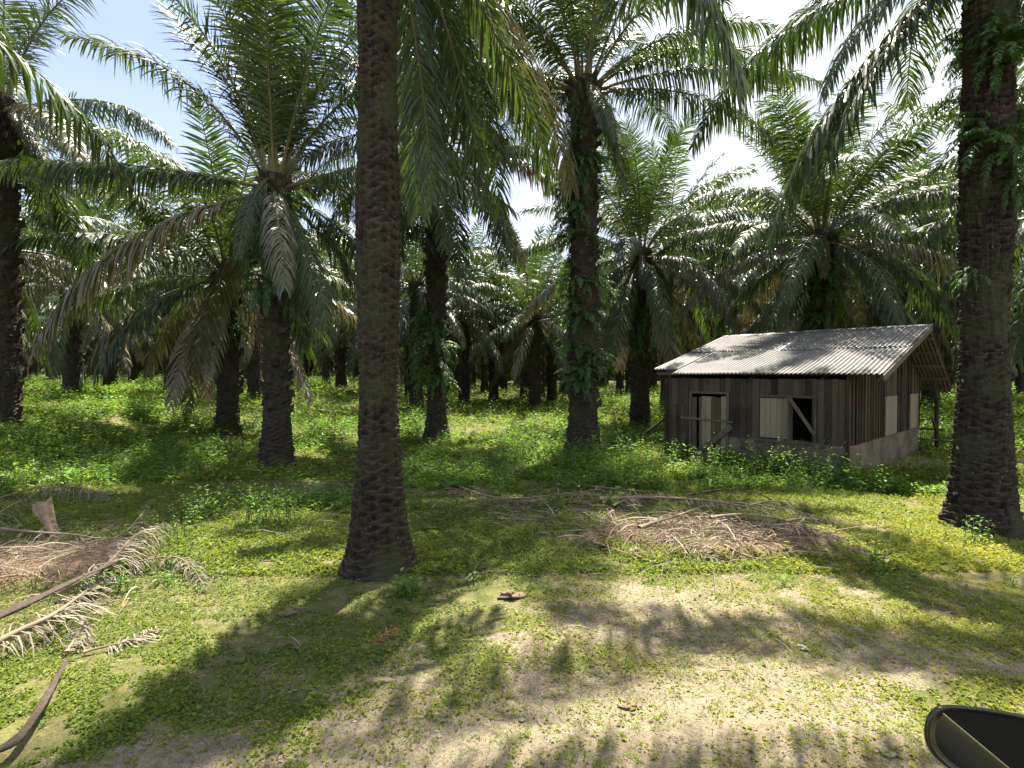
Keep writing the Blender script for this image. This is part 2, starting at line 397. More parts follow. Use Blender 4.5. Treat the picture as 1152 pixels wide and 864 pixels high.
def boots(H, rfun, seed, z0, z1, step=0.05, size=1.0, lean=0.0, K=5):
    """cut leaf bases standing out of the trunk in a spiral, as wedge solids"""
    rs = np.random.RandomState(seed + 50)
    n = max(2, int((z1 - z0) / step)); z = np.linspace(z0, z1, n) + rs.uniform(-.02, .02, n)
    th = np.arange(n) * 2.39996 + rs.uniform(-.12, .12, n)
    r = rfun(z)
    out = np.stack([np.cos(th), np.sin(th), 0 * th], 1); tan = np.stack([-np.sin(th), np.cos(th), 0 * th], 1); up = np.array([0, 0, 1.0])
    w = 0.15 * size * rs.uniform(.75, 1.2, n); h = 0.13 * size * rs.uniform(.7, 1.3, n); pr = 0.12 * size * rs.uniform(.35, 1.35, n); ri = 0.11 * size * rs.uniform(.4, 1.7, n)
    C = out * (r - 0.05)[:, None] + up * z[:, None]; C[:, 0] += lean * z
    def p(s_, o_, u_): return C + tan * (w * s_)[:, None] + out * o_[:, None] + up * u_[:, None]
    o1 = 0.05 + pr
    V = np.stack([p(-.62, 0 * w, -h), p(.62, 0 * w, -h), p(.62, 0 * w, h * .6), p(-.62, 0 * w, h * .6),
                  p(-.40, o1 * .75, ri * .55 - h * .5), p(.40, o1 * .75, ri * .55 - h * .5), p(.34, o1, ri + h * .35), p(-.34, o1, ri + h * .35),
                  p(0 * w, o1 * 1.05, ri * .6 - h * .6)], 1)
    V = V + rs.normal(0, 0.010 * size, V.shape)
    b = np.arange(n) * 9
    Q = [(0, 1, 5, 4), (1, 2, 6, 5), (2, 3, 7, 6), (3, 0, 4, 7)]
    Qs = np.vstack([np.stack([b + k for k in q], 1) for q in Q])
    Ts = np.vstack([np.stack([b + k for k in q], 1) for q in [(4, 5, 8), (5, 6, 8), (6, 7, 8), (7, 4, 8)]])
    return V.reshape(-1, 3), Qs, Ts, np.repeat(rs.rand(n), 9)

def strips(P, D, L, w, seed, segs=2, sag=0.6):
    """thin hanging fibres / dry leaflets"""
    rs = np.random.RandomState(seed); n = len(P); cur = P.copy(); V = []
    W = np.cross(D, rs.normal(0, 1, (n, 3))); W /= np.linalg.norm(W, axis=1)[:, None] + 1e-6
    for j in range(segs + 1):
        hw = w * (0.5 if j < segs else 0.08)
        V += [cur - W * hw[:, None], cur + W * hw[:, None]] if hasattr(hw, '__len__') else [cur - W * hw, cur + W * hw]
        d = D + np.array([0, 0, -sag]) * j; d /= np.linalg.norm(d, axis=1)[:, None]
        cur = cur + d * (L / segs)[:, None]
    V = np.stack(V, 1); nv = V.shape[1]; b = np.arange(n) * nv
    Q = np.vstack([np.stack([b + 2 * j, b + 2 * j + 1, b + 2 * j + 3, b + 2 * j + 2], 1) for j in range(segs)])
    return V.reshape(-1, 3), Q, np.repeat(rs.rand(n), nv)

def boot_trunk_mesh(H, r0, r1, seed, lod=1, lean=0.0, low_scar=1.4, size=1.0):
    rs = np.random.RandomState(seed)
    V0, Q0, a0 = scar_trunk(H - .12, r0, r1, seed, 1, lean, lip=0.05)
    rf = lambda z: r1 + (r0 - r1) * np.exp(-np.clip(z, 0, None) / 0.62)
    V1, Q1, T1, a1 = boots(H, rf, seed, low_scar, H - 0.35, step=0.05 if lod == 0 else 0.08, size=size * (1 if lod == 0 else 1.3), lean=lean)
    V2, Q2, T2, a2 = boots(H, lambda z: rf(z) - 0.05, seed + 3, 0.1, low_scar, step=0.035 if lod == 0 else .08, size=size * 0.8, lean=lean)
    # crown shaft: dense, longer stubs just below the fronds
    V3, Q3, T3, a3 = boots(H, lambda z: rf(z) + 0.04, seed + 5, H - 1.1, H - 0.22, step=0.016, size=.85, lean=lean)
    parts = [(V0, Q0, None, a0), (V1, Q1, T1, a1), (V2, Q2, T2, a2), (V3, Q3, T3, a3)]
    if lod == 0:
        n = 420; z = rs.uniform(low_scar, H, n); th = rs.uniform(0, 2 * np.pi, n)
        P = np.stack([np.cos(th) * (r1 + .05) + lean * z, np.sin(th) * (r1 + .05), z], 1)
        D = np.stack([np.cos(th) * .8, np.sin(th) * .8, rs.uniform(-.8, .6, n)], 1)
        V4, Q4, a4 = strips(P, D, rs.uniform(.1, .32, n), rs.uniform(.006, .018, n), seed)
        parts.append((V4, Q4, None, a4))
    V = []; Q = []; T = []; A = []; n = 0
    for v, q, t, a in parts:
        V.append(v); Q.append(q + n); A.append(a)
        if t is not None: T.append(t + n)
        n += len(v)
    return mesh_arrays('trunk', np.vstack(V), np.vstack(Q), np.vstack(T), [M['bark_far']], attrs={'v': np.concatenate(A)}, smooth=False)

# ferns growing out of the leaf bases
_fernv = []
def fern_frond_meshes():
    if not _fernv:
        for i in range(5):
            P = arc_path(35 - 14 * i, 95, 0.78 + 0.07 * i, m=9, side=10 * (i - 2))
            _fernv.append(frond_arrays(P, 24, 700 + i, t0=0.08, lmax=0.15, width=0.030, droop=0.5, segs=2, rad=0.006, rach_n=3, fwd=.35))
    return _fernv
def fern_mesh(seed, n_f=14, scale=1.0):
    rs = random.Random(seed); fv = fern_frond_meshes(); V = []; Q = []; T = []; A = []; n = 0
    for k in range(n_f):
        d = rs.choice(fv); a = R_(rs.uniform(-80, 80)); ca, sa = math.cos(a), math.sin(a); s = scale * rs.uniform(.6, 1.25)
        X = (d['V'] * s) @ np.array([[ca, sa, 0], [-sa, ca, 0], [0, 0, 1]]) + np.array([0, rs.uniform(-.1, .1), rs.uniform(-.25, .25)])
        V.append(X); Q.append(d['Q'] + n); T.append(d['T'] + n); A.append(d['a']); n += len(X)
    return mesh_arrays('fern', np.vstack(V), np.vstack(Q), np.vstack(T), [M['fern']], attrs={'v': np.concatenate(A)})
FERN = None

PALMS = []
def palm(x, y, h, label, group, near=True, trunk='boot', r0=0.42, r1=0.30, nf=38, seed=0, lod=0, lean=0.0, extra=(), ferns=(), low=10,
         zoff=0.0, skip=None, flare=1.0, plan=None):
    global FERN
    if FERN is None: FERN = [fern_mesh(40 + i, 12 + 2 * i) for i in range(4)]
    root = thing('oil_palm', label, 'palm tree', (x, y, gz1(x, y) - 0.02), 0, group)
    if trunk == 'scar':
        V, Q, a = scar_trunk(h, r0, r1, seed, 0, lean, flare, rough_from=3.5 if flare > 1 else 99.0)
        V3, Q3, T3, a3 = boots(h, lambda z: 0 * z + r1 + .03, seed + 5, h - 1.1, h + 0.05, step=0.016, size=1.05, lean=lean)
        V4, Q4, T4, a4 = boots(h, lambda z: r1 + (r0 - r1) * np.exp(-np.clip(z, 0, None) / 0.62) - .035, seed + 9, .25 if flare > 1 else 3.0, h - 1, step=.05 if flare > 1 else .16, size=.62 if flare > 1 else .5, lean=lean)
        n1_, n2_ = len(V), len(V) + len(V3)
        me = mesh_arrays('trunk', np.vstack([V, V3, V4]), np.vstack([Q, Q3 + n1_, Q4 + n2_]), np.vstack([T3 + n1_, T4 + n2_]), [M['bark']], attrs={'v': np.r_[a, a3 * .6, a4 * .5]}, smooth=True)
    else:
        me = boot_trunk_mesh(h, r0, r1, seed, lod, lean)
    link('trunk', me, root)
    if plan is None: plan = crown_plan(nf, seed, low)
    plan = [p for p in plan if skip is None or not skip(p)] + list(extra)
    if lod == 0 and trunk == 'boot': plan += [(9 + k % 2, k % 3, k * 61 + seed * 20, 1 if k % 4 == 0 and seed != 13 else 0, .42 + .05 * (k % 4)) for k in range(8)]
    for p in plan:
        c, v, az, old = p[:4]; a = R_(az)
        o = link('frond', frond_mesh(c, v, lod, old), root, (math.cos(a) * .2 + lean * h, math.sin(a) * .2, h - .22 - 0.045 * (c if c < 11 else 5)), a)
        if len(p) > 4:
            o.scale = (p[4],) * 3
            if p[4] < .56: o.location.z = h - .2
    for (fz, faz, fs) in ferns:
        a = R_(faz)
        o = link('fern', random.Random(int(fz * 100 + faz)).choice(FERN), root, (math.cos(a) * r1 + lean * fz, math.sin(a) * r1, fz), a)
        o.scale = (fs, fs, fs)
    PALMS.append((x, y)); return root

# ------------------------------------------------------------------ near palms
G1 = 'tall oil palms standing around the clearing'
random.seed(5)
def fern_list(z0, z1, n, s0=.6, s1=1.1, seed=0, face=True):
    rs = random.Random(seed)
    return [(rs.uniform(z0, z1), (rs.uniform(180, 360) if face else rs.uniform(0, 360)), rs.uniform(s0, s1)) for _ in range(n)]
palm(-1.58, 6.75, 8.9, 'nearest oil palm, thick ringed trunk with a flared base in the shaded grass', G1, trunk='scar', r0=0.40, r1=0.22, seed=1, low=8, lod=0, nf=26,
     skip=lambda p: (95 < p[2] % 360 < 205) or 200 < p[2] % 360 < 255 or (255 < p[2] % 360 < 300 and p[0] > 3), extra=[(9, 1, 30, 0, .8), (9, 0, 55, 0, .8), (10, 2, 62, 0, .8), (10, 0, 35, 0, .75), (10, 1, 80, 0, .8)])
palm(7.05, 8.5, 9.2, 'oil palm beside the right end of the hut, dark rough trunk with ferns high up', G1, trunk='scar', r0=0.50, r1=0.29, seed=12, lod=0, flare=1.5,
     ferns=fern_list(5.2, 8.8, 22, .4, .8, 3, False) + fern_list(3.4, 5.2, 5, .3, .55, 4, False), low=7, nf=22,
     skip=lambda p: 170 < p[2] % 360 < 290 and p[0] > 2, extra=[(9, 1, 180, 0, .82), (9, 2, 168, 0, .95), (9, 0, 150, 0, .8), (8, 0, 185, 0, .62)])
palm(-5.8, 14.0, 7.3, 'short oil palm left of the nearest trunk, wide green crown and long drooping side fronds', G1, seed=13, lod=0, r0=.40, r1=.27,
     plan=[(0, 0, 20, 0), (0, 1, 140, 0), (0, 2, 265, 0), (1, 0, 60, 0), (1, 1, 200, 0), (1, 2, 330, 0), (1, 0, 110, 0), (1, 1, 285, 0), (2, 0, 15, 0), (2, 1, 176, 0, 1.1), (2, 2, 75, 0),
           (0, 0, 300, 0), (0, 1, 220, 0), (1, 1, 10, 0), (1, 2, 170, 0), (3, 2, 115, 0), (4, 1, 85, 0), (11, 0, 180, 0), (11, 1, 187, 0), (11, 2, 355, 0), (5, 0, 55, 0), (6, 1, 130, 0), (6, 2, 348, 0), 
           (8, 1, 207, 1, 1.15), (8, 2, 292, 1, .8), (8, 0, 100, 0), (7, 2, 70, 0), (9, 0, 150, 1), (9, 1, 320, 0, .8), (9, 2, 30, 1)], ferns=fern_list(4.4, 6.4, 9, .7, 1.2, 5), low=9)
palm(2.0, 16.0, 10.6, 'tallest oil palm in the middle, trunk hung with ferns and small leafy climbers', G1, seed=14, lod=0, r0=.52, r1=.36, nf=32, skip=lambda p: 255 < p[2] % 360 < 335 and p[0] > 2, extra=[(11, 0, 352, 0, 1.05), (4, 1, 5, 0, 1.1), (6, 0, 185, 0)],
     ferns=fern_list(2.0, 9.8, 34, .35, .85, 6), low=7)
palm(-2.6, 19.6, 10.8, 'oil palm just right of and behind the nearest trunk, ferns ringing its lower stem', G1, seed=15, lod=0, r0=.46, r1=.31, nf=30,
     ferns=fern_list(2.0, 5.0, 14, .6, 1.1, 7), low=10, extra=[(9, 0, 250, 0), (9, 1, 285, 0), (10, 0, 300, 0), (9, 2, 320, 0), (10, 1, 230, 0)])
palm(-9.8, 19.6, 5.9, 'oil palm behind the short green palm, dark shaggy trunk in shade', G1, seed=16, lod=1, r0=.44, r1=.32, ferns=fern_list(3, 6, 6, .6, 1, 8))
palm(-14.3, 16.0, 9.2, 'oil palm cut by the left edge of the photo, black trunk in bushes', G1, seed=17, lod=0, r0=.42, r1=.36, low=9, nf=30, skip=lambda p: p[0] in (2, 3, 4) and (p[2] % 360 < 80 or p[2] % 360 > 290))
palm(10.9, 20.0, 7.4, 'oil palm rising behind the hut roof with upright bright green fronds', G1, seed=18, lod=0, r0=.45, r1=.34, ferns=fern_list(4, 6.4, 10, .7, 1.1, 9), low=9)
palm(5.4, 24.0, 7.6, 'oil palm left of and behind the hut, fan of green upright fronds', G1, seed=19, lod=0, r0=.45, r1=.34, low=10, ferns=fern_list(3, 6, 5, .7, 1.1, 19))
palm(-10.9, 8.6, 9.6, 'oil palm outside the left edge whose dark fronds hang at the top left corner', G1, seed=20, lod=1, r0=.45, r1=.32, nf=22, low=7, skip=lambda p: p[0] < 5 and (p[2] % 360 < 70 or p[2] % 360 > 300))
palm(15.9, 12.6, 8.2, 'oil palm outside the right edge behind the ferny trunk', G1, seed=21, lod=1, r0=.45, r1=.32)

# ------------------------------------------------------------------ middle and far palms
A0 = np.array([-1.58, 6.75]); LA = np.array([8.2, 1.9]); LB = np.array([-4.2, 7.7])
rg = random.Random(77)
cand = []
for i in range(-16, 30):
    for j in range(0, 22):
        p = A0 + i * LA + j * LB + np.array([rg.uniform(-.9, .9), rg.uniform(-.9, .9)])
        if p[1] < 17.5 or p[1] > 92: continue
        if abs(p[0]) > 0.98 * p[1] + 7: continue
        if min(math.hypot(p[0] - q[0], p[1] - q[1]) for q in PALMS) < 5.6: continue
        if blob(p[0], p[1], 8.0, 16.2, 4.6, 4.6) < 1: continue
        cand.append((float(p[0]), float(p[1])))
        q_ = p + .5 * (LA + LB) + np.array([rg.uniform(-.8, .8), rg.uniform(-.8, .8)])
        if q_[1] > 27 and abs(q_[0]) < 0.95 * q_[1] and rg.random() < .62: cand.append((float(q_[0]), float(q_[1])))
cand.sort(key=lambda p: p[1])
mid = [p for p in cand if p[1] < 40]; far = [p for p in cand if p[1] >= 40]
mid.sort(key=lambda p: p[0] / p[1])
TR = [boot_trunk_mesh(h, .44, .32, 300 + k, 1) for k, h in enumerate((6.0, 6.9, 7.6, 8.2))]; TRH = (6.0, 6.9, 7.6, 8.2)
ordn = ['first', 'second', 'third', 'fourth', 'fifth', 'sixth', 'seventh', 'eighth', 'ninth', 'tenth', 'eleventh', 'twelfth', 'thirteenth', 'fourteenth',
        'fifteenth', 'sixteenth', 'seventeenth', 'eighteenth', 'nineteenth', 'twentieth', 'twenty-first', 'twenty-second', 'twenty-third', 'twenty-fourth', 'twenty-fifth', 'twenty-sixth']
def simple_palm(x, y, label, group, lod, k, sc):
    r = thing('oil_palm', label, 'palm tree', (x, y, gz1(x, y) - .05), rg.uniform(0, 6.28), group)
    link('trunk', TR[k], r); link('crown', crown_mesh(rg.randrange(4 if lod == 2 else 3), lod), r, (0, 0, TRH[k] - .1))
    r.scale = (sc, sc, sc * rg.uniform(.98, 1.16)); return r
inv = [p for p in mid if abs(p[0] / p[1]) < 0.92]
for (x, y) in mid:
    if (x, y) in inv:
        lab = 'mid-distance oil palm, %s from the left of the row behind the clearing' % ordn[min(inv.index((x, y)), 25)]
    else: lab = 'oil palm of the second row standing beyond the picture edge'
    simple_palm(x, y, lab, 'oil palms in the rows behind the clearing', 1, rg.randrange(4), rg.uniform(.9, 1.1))
for (x, y) in far:
    simple_palm(x, y, 'small distant oil palm deep in the dark plantation rows', 'distant oil palms', 2, rg.randrange(4), rg.uniform(.9, 1.12))

# the wood beyond: one mass
def far_wood():
    d = crown_mesh(0, 2); nv = len(d.vertices); co = np.empty(nv * 3, np.float32); d.vertices.foreach_get('co', co); co = co.reshape(-1, 3)
    # thin the crown: take triangles from leaflets only every few
    V = []; T = []; A = []; n = 0; rs = np.random.RandomState(9)
    for k in range(260):
        y = rs.uniform(92, 150); x = rs.uniform(-1.0, 1.0) * (y + 8); s = rs.uniform(1.0, 1.4)
        m = 900; th = rs.uniform(0, 2 * np.pi, m); rr = rs.uniform(0.2, 1, m) ** .6 * 5.2 * s
        z0 = gz1(x, y)
        zz = z0 + (7.5 + 2.0 * rs.rand()) + 2.2 * s * (1 - (rr / 5.2 / s) ** 2) - rs.rand(m) * 3.4 * (rr / 5)
        low = rs.rand(m) < .5; zz[low] = z0 + rs.rand(low.sum()) * 7
        C = np.stack([x + rr * np.cos(th), y + rr * np.sin(th), zz], 1)
        D = np.stack([np.cos(th) * .5, np.sin(th) * .5, -rs.uniform(.3, 1.2, m)], 1); W = np.stack([-np.sin(th), np.cos(th), rs.normal(0, .5, m)], 1)
        L = rs.uniform(.9, 2.0, m)[:, None]
        tri = np.stack([C - W * .28, C + W * .28, C + D * L], 1).reshape(-1, 3)
        V.append(tri); T.append(np.arange(m * 3).reshape(-1, 3) + n); n += m * 3; A.append(np.repeat(rs.rand(m), 3))
    me = mesh_arrays('distant_wood', np.vstack(V), None, np.vstack(T), [M['frond']], attrs={'v': np.concatenate(A)})
    tag(link('distant_wood', me), 'dark mass of palm foliage closing the view between the far trunks', 'woodland', kind='stuff')
far_wood()

# ------------------------------------------------------------------ ground
def axis(lo, hi, fine_lo, fine_hi, d, grow=1.11):
    a = list(np.arange(fine_lo, fine_hi, d)); s = d
    while a[-1] < hi: s *= grow; a.append(a[-1] + s)
    s = d; b = []; c = fine_lo
    while c > lo: s *= grow; c -= s; b.append(c)
    return np.array(b[::-1] + a)
xs = axis(-900, 900, -7.5, 9.5, 0.05); ys = axis(-60, 1200, 2.4, 12.5, 0.05)
X, Y = np.meshgrid(xs, ys, indexing='ij'); Zg = gz(X, Y)
nx, ny = X.shape
i = np.arange(nx - 1)[:, None] * ny; j = np.arange(ny - 1)[None]
Qg = np.stack([i + j, i + ny + j, i + ny + j + 1, i + j + 1], -1).reshape(-1, 4)
rsg = np.random.RandomState(3)
sd = w_sand(X, Y); so = np.maximum(w_mound(X, Y), w_soil(X, Y))
clod = 0.035 * np.clip(vnoise(X, Y, 0.11, 51) - .45, 0, 1) * so + 0.012 * (vnoise(X, Y, 0.07, 52) - .5) * sd
Zg = Zg + clod
def ground_mat():
    m, nt, out = new_mat('plantation_soil')
    tc = nt.nodes.new('ShaderNodeTexCoord')
    def noise(s, det=6.0, r=.6):
        n = N(nt, 'ShaderNodeTexNoise', Scale=s, Detail=det, Roughness=r); nt.links.new(tc.outputs['Object'], n.inputs['Vector']); return n.outputs[0]
    n1, n2, n3, n4 = noise(0.9), noise(5.0), noise(38.0, 4.0, .7), noise(150.0, 3.0, .7)
    green = ramp(nt, n2, [(0.3, (0.040, 0.055, 0.014)), (0.5, (0.085, 0.10, 0.022)), (0.7, (0.15, 0.15, 0.045))])
    straw = ramp(nt, n3, [(0.35, (0.12, 0.10, 0.045)), (0.65, (0.28, 0.24, 0.12))])
    g = mixc(nt, ramp(nt, n1, [(0.38, (.15, .15, .15)), (0.62, (.8, .8, .8))]), green, straw)
    sand = ramp(nt, n3, [(0.3, (0.12, 0.095, 0.062)), (0.5, (0.24, 0.20, 0.135)), (0.72, (0.33, 0.28, 0.20))])
    sand = mixc(nt, ramp(nt, n2, [(0.42, (0, 0, 0)), (0.7, (.6, .6, .6))]), sand, (0.15, 0.115, 0.07))
    soil = ramp(nt, n3, [(0.3, (0.07, 0.046, 0.030)), (0.55, (0.21, 0.145, 0.092)), (0.75, (0.34, 0.25, 0.165))])
    def brk(a, k):
        f = math_n(nt, 'ADD', a, math_n(nt, 'MULTIPLY', math_n(nt, 'SUBTRACT', math_n(nt, 'ADD', n3, n2), 1.0), k))
        return ramp(nt, f, [(.38, (0, 0, 0)), (.56, (1, 1, 1))])
    c = mixc(nt, brk(attr(nt, 'sand'), 1.5), g, sand); c = mixc(nt, brk(attr(nt, 'soil'), .8), c, soil)
    c = mixc(nt, 1.0, c, ramp(nt, n4, [(.35, (.55, .55, .55)), (.5, (1, 1, 1)), (.68, (1.25, 1.25, 1.25))]), 'MULTIPLY')
    p = N(nt, 'ShaderNodeBsdfPrincipled', Roughness=.95); p.inputs['Specular IOR Level'].default_value = .15
    nt.links.new(c, p.inputs['Base Color'])
    b = N(nt, 'ShaderNodeBump', Strength=.7, Distance=.03); nt.links.new(math_n(nt, 'ADD', n2, math_n(nt, 'MULTIPLY', math_n(nt, 'ADD', n3, n4), .5)), b.inputs['Height']); nt.links.new(b.outputs[0], p.inputs['Normal'])
    nt.links.new(p.outputs[0], out.inputs['Surface']); return m
gm = mesh_arrays('ground', np.stack([X, Y, Zg], -1).reshape(-1, 3), Qg, None, [ground_mat()], attrs={'sand': sd.ravel(), 'soil': so.ravel()}, smooth=True)
tag(link('ground', gm), kind='structure')

# ------------------------------------------------------------------ low vegetation
def inhut(x, y, pad=0.0):
    dx, dy = x - 7.16, y - 12.16
    s = dx * -.669 + dy * .743; t = dx * .72 + dy * .694
    return (s > -pad) & (s < 4.5 + pad) & (t > -pad) & (t < 6.9 + pad)
def bare(x, y):
    return np.clip(w_sand(x, y) * .95 + w_mound(x, y) * 1.0 + w_soil(x, y) * 1.05, 0, 1)
def sample(n, y0, y1, rs, pw=1.0, xm=0.97, xpad=0.6):
    y = (y0 ** (1 - pw) + rs.rand(n) * (y1 ** (1 - pw) - y0 ** (1 - pw))) ** (1 / (1 - pw)) if pw != 1 else y0 * (y1 / y0) ** rs.rand(n)
    x = rs.uniform(-1, 1, n) * (xm * y + xpad)
    return x, y
def leaves_mesh(C, D, Up, L, W, a, fold=0.25):
    """one folded rhombic leaf per centre: two triangles"""
    S = np.cross(D, Up); S /= np.linalg.norm(S, axis=1)[:, None] + 1e-6
    U = np.cross(S, D)
    V = np.stack([C, C + D * (L * .45)[:, None] + S * (W * .5)[:, None] + U * (W * fold)[:, None], C + D * L[:, None] - U * (L * .12)[:, None],
                  C + D * (L * .45)[:, None] - S * (W * .5)[:, None] + U * (W * fold)[:, None]], 1)
    n = len(C); b = np.arange(n) * 4
    T = np.vstack([np.stack([b, b + 1, b + 2], 1), np.stack([b, b + 2, b + 3], 1)])
    return V.reshape(-1, 3), T, np.repeat(a, 4)

def ground_cover():
    VV = []; TT = []; AA = []; n0 = 0
    rs = np.random.RandomState(21)
    for (n, y0, y1, sz, hh) in ((190000, 2.6, 7.0, .021, .035), (170000, 6.5, 13, .034, .07), (120000, 12, 26, .062, .13), (70000, 25, 75, .15, .28)):
        x, y = sample(n, y0, y1, rs)
        cl = .5 * vnoise(x, y, .22, 61) + .3 * vnoise(x, y, .07, 62) + .4 * vnoise(x, y, .9, 63)
        keep = (rs.rand(n) < (1 - bare(x, y)) * 1.0 + .06 * (cl > .68)) & (cl > .40 + .12 * (vnoise(x, y, .55, 67) > .62)) & ~inhut(x, y)
        x, y, cl = x[keep], y[keep], cl[keep]; k = len(x)
        z = gz(x, y) + rs.rand(k) ** 1.5 * hh * (.3 + 1.4 * np.clip(cl - .3, 0, 1))
        th = rs.uniform(0, 2 * np.pi, k); tl = rs.uniform(-.25, .75, k)
        D = np.stack([np.cos(th) * np.cos(tl), np.sin(th) * np.cos(tl), np.sin(tl)], 1)
        Up = np.array([0, 0, 1.0]) + rs.normal(0, .35, (k, 3))
        L = sz * np.clip(np.exp(rs.normal(0, .38, k)), .4, 2.4)
        yel = np.clip(.5 * sstep(-1, 6, x) * sstep(14, 8, y) + .35 * vnoise(x, y, 1.4, 64) + .6 * w_sand(x, y), 0, 1)
        a = np.clip(rs.rand(k) * .45 + yel * .6 * (.35 + .65 * sstep(11, 7, y) + .3 * sstep(3, 8, x)) + .02 + .15 * (vnoise(x, y, .3, 66) - .5), 0, 1)
        V, T, A = leaves_mesh(np.stack([x, y, z], 1), D, Up, L, L * rs.uniform(.5, .85, k), a)
        VV.append(V); TT.append(T + n0); AA.append(A); n0 += len(V)
    me = mesh_arrays('ground_cover', np.vstack(VV), None, np.vstack(TT), [M['cover']], attrs={'v': np.concatenate(AA)})
    tag(link('ground_cover', me), 'creeping small-leaved ground cover carpeting the plantation floor', 'ground cover', kind='stuff')
ground_cover()

def grass():
    rs = np.random.RandomState(31); VV = []; QQ = []; AA = []; n0 = 0
    for (n, y0, y1, h, w) in ((9000, 2.6, 8, .055, .0035), (16000, 2.6, 8, .035, .003), (12000, 7, 16, .09, .006), (7000, 12, 50, .26, .016)):
        x, y = sample(n, y0, y1, rs)
        dens = (.35 + .65 * sstep(.0, 3.0, x)) * sstep(.3, .6, vnoise(x, y, .5, 71)) * (1 - .85 * bare(x, y)) + .35 * w_sand(x, y) * (vnoise(x, y, .2, 72) > .55)
        keep = (rs.rand(n) < dens) & ~inhut(x, y, .05); x, y = x[keep], y[keep]
        nb = 7; k = len(x) * nb
        x = np.repeat(x, nb) + rs.normal(0, h * .35, k); y = np.repeat(y, nb) + rs.normal(0, h * .35, k)
        th = rs.uniform(0, 2 * np.pi, k); hh = h * rs.uniform(.5, 1.6, k)
        P = np.stack([x, y, gz(x, y) - .005], 1)
        D = np.stack([np.cos(th) * .5, np.sin(th) * .5, np.ones(k)], 1)
        V, Q, A = strips(P, D, hh, np.full(k, w), 5, 2, .9)
        a = np.clip(np.repeat(rs.rand(k), 6) * .7 + np.repeat(sstep(0, 6, x) * .25, 6), 0, 1)
        VV.append(V); QQ.append(Q + n0); AA.append(a); n0 += len(V)
    me = mesh_arrays('grass', np.vstack(VV), np.vstack(QQ), None, [M['grass']], attrs={'v': np.concatenate(AA)})
    tag(link('grass', me), 'short yellow-green grass tufts, thickest on the right of the clearing', 'grass', kind='stuff')
grass()

def weed_arrays(x, y, h, leaf, nl, rs, spread=.25):
    """broadleaf weeds: nl leaves up each stem, stems as thin strips"""
    k = len(x); n = k * nl
    lean = rs.normal(0, spread, (k, 2))
    f = np.tile((np.arange(nl) + .7) / nl, k) + rs.uniform(-.05, .05, n); f = np.clip(f, .08, 1.05)
    i = np.repeat(np.arange(k), nl)
    z0 = gz(x, y)
    C = np.stack([x[i] + lean[i, 0] * h[i] * f, y[i] + lean[i, 1] * h[i] * f, z0[i] + h[i] * f], 1)
    th = np.tile(np.arange(nl) * 2.4, k) + rs.uniform(-.5, .5, n) + i * 1.7; tl = rs.uniform(-.35, .5, n) + .4 * (f - .6)
    D = np.stack([np.cos(th) * np.cos(tl), np.sin(th) * np.cos(tl), np.sin(tl)], 1)
    L = leaf[i] * rs.uniform(.7, 1.25, n) * (1.15 - .45 * f)
    C = C + D * (L * .35)[:, None]
    a = np.clip(rs.rand(n) * .6 + np.repeat(rs.rand(k), nl) * .45, 0, 1)
    V, T, A = leaves_mesh(C, D, np.array([0, 0, 1.0]) + rs.normal(0, .2, (n, 3)), L, L * rs.uniform(.4, .6, n), a, .18)
    P = np.stack([x, y, z0 - .02], 1); W = np.stack([np.cos(i[::nl]), np.sin(i[::nl]), 0 * x], 1) * .006
    Tp = np.stack([x + lean[:, 0] * h, y + lean[:, 1] * h, z0 + h], 1)
    SV = np.stack([P - W, P + W, Tp + W * .4, Tp - W * .4], 1).reshape(-1, 3)
    SQ = np.arange(k * 4).reshape(-1, 4)
    return V, T, A, SV, SQ
def undergrowth():
    rs = np.random.RandomState(41); VV = []; TT = []; QQ = []; AA = []; n0 = 0
    for (n, y0, y1, h, leaf, nl) in ((1500, 6.0, 12, .20, .055, 12), (10000, 9.5, 20, .46, .09, 15), (11000, 18, 38, .60, .125, 15), (7500, 36, 85, .66, .22, 12), (900, 9.5, 24, .35, .20, 7)):
        x, y = sample(n, y0, y1, rs)
        c = .6 * vnoise(x, y, 1.6, 81) + .4 * vnoise(x, y, .5, 82)
        open_ = np.clip(sstep(1.15, .8, blob(x, y, -6.6, 12.0, 4.6, 3.0, .25)) + sstep(1.1, .8, blob(x, y, 3.5, 8.6, 7.5, 2.6)) + sstep(1.1, .8, blob(x, y, 11.5, 12.5, 3.4, 4.5)) + sstep(1.1, .9, blob(x, y, -1.2, 8.2, 3.2, 2.6)), 0, 1)
        dens = sstep(.40, .62, c) * (1 - .93 * open_) * (1 - bare(x, y)) + .9 * sstep(1.1, .7, blob(x, y, -12, 13.5, 5, 3.5)) + .5 * sstep(1.1, .6, blob(x, y, -3.4, 9.6, 1.9, 1.3))
        keep = (rs.rand(n) < dens) & ~inhut(x, y, .15); x, y = x[keep], y[keep]; k = len(x)
        hh = h * rs.uniform(.4, 1.4, k) * (.25 + 1.7 * vnoise(x, y, 1.8, 83) ** 1.6)
        V, T, A, SV, SQ = weed_arrays(x, y, hh, leaf * rs.uniform(.5, 1.5, k), nl, rs)
        VV += [V, SV]; TT.append(T + n0); QQ.append(SQ + n0 + len(V)); AA += [A, np.full(len(SV), .1)]; n0 += len(V) + len(SV)
    me = mesh_arrays('undergrowth', np.vstack(VV), np.vstack(QQ), np.vstack(TT), [M['weed'], M['stem']], 1, 0, {'v': np.concatenate(AA)})
    tag(link('undergrowth', me), 'bright green leafy weeds filling the ground between the palm trunks', 'undergrowth', kind='stuff')
undergrowth()

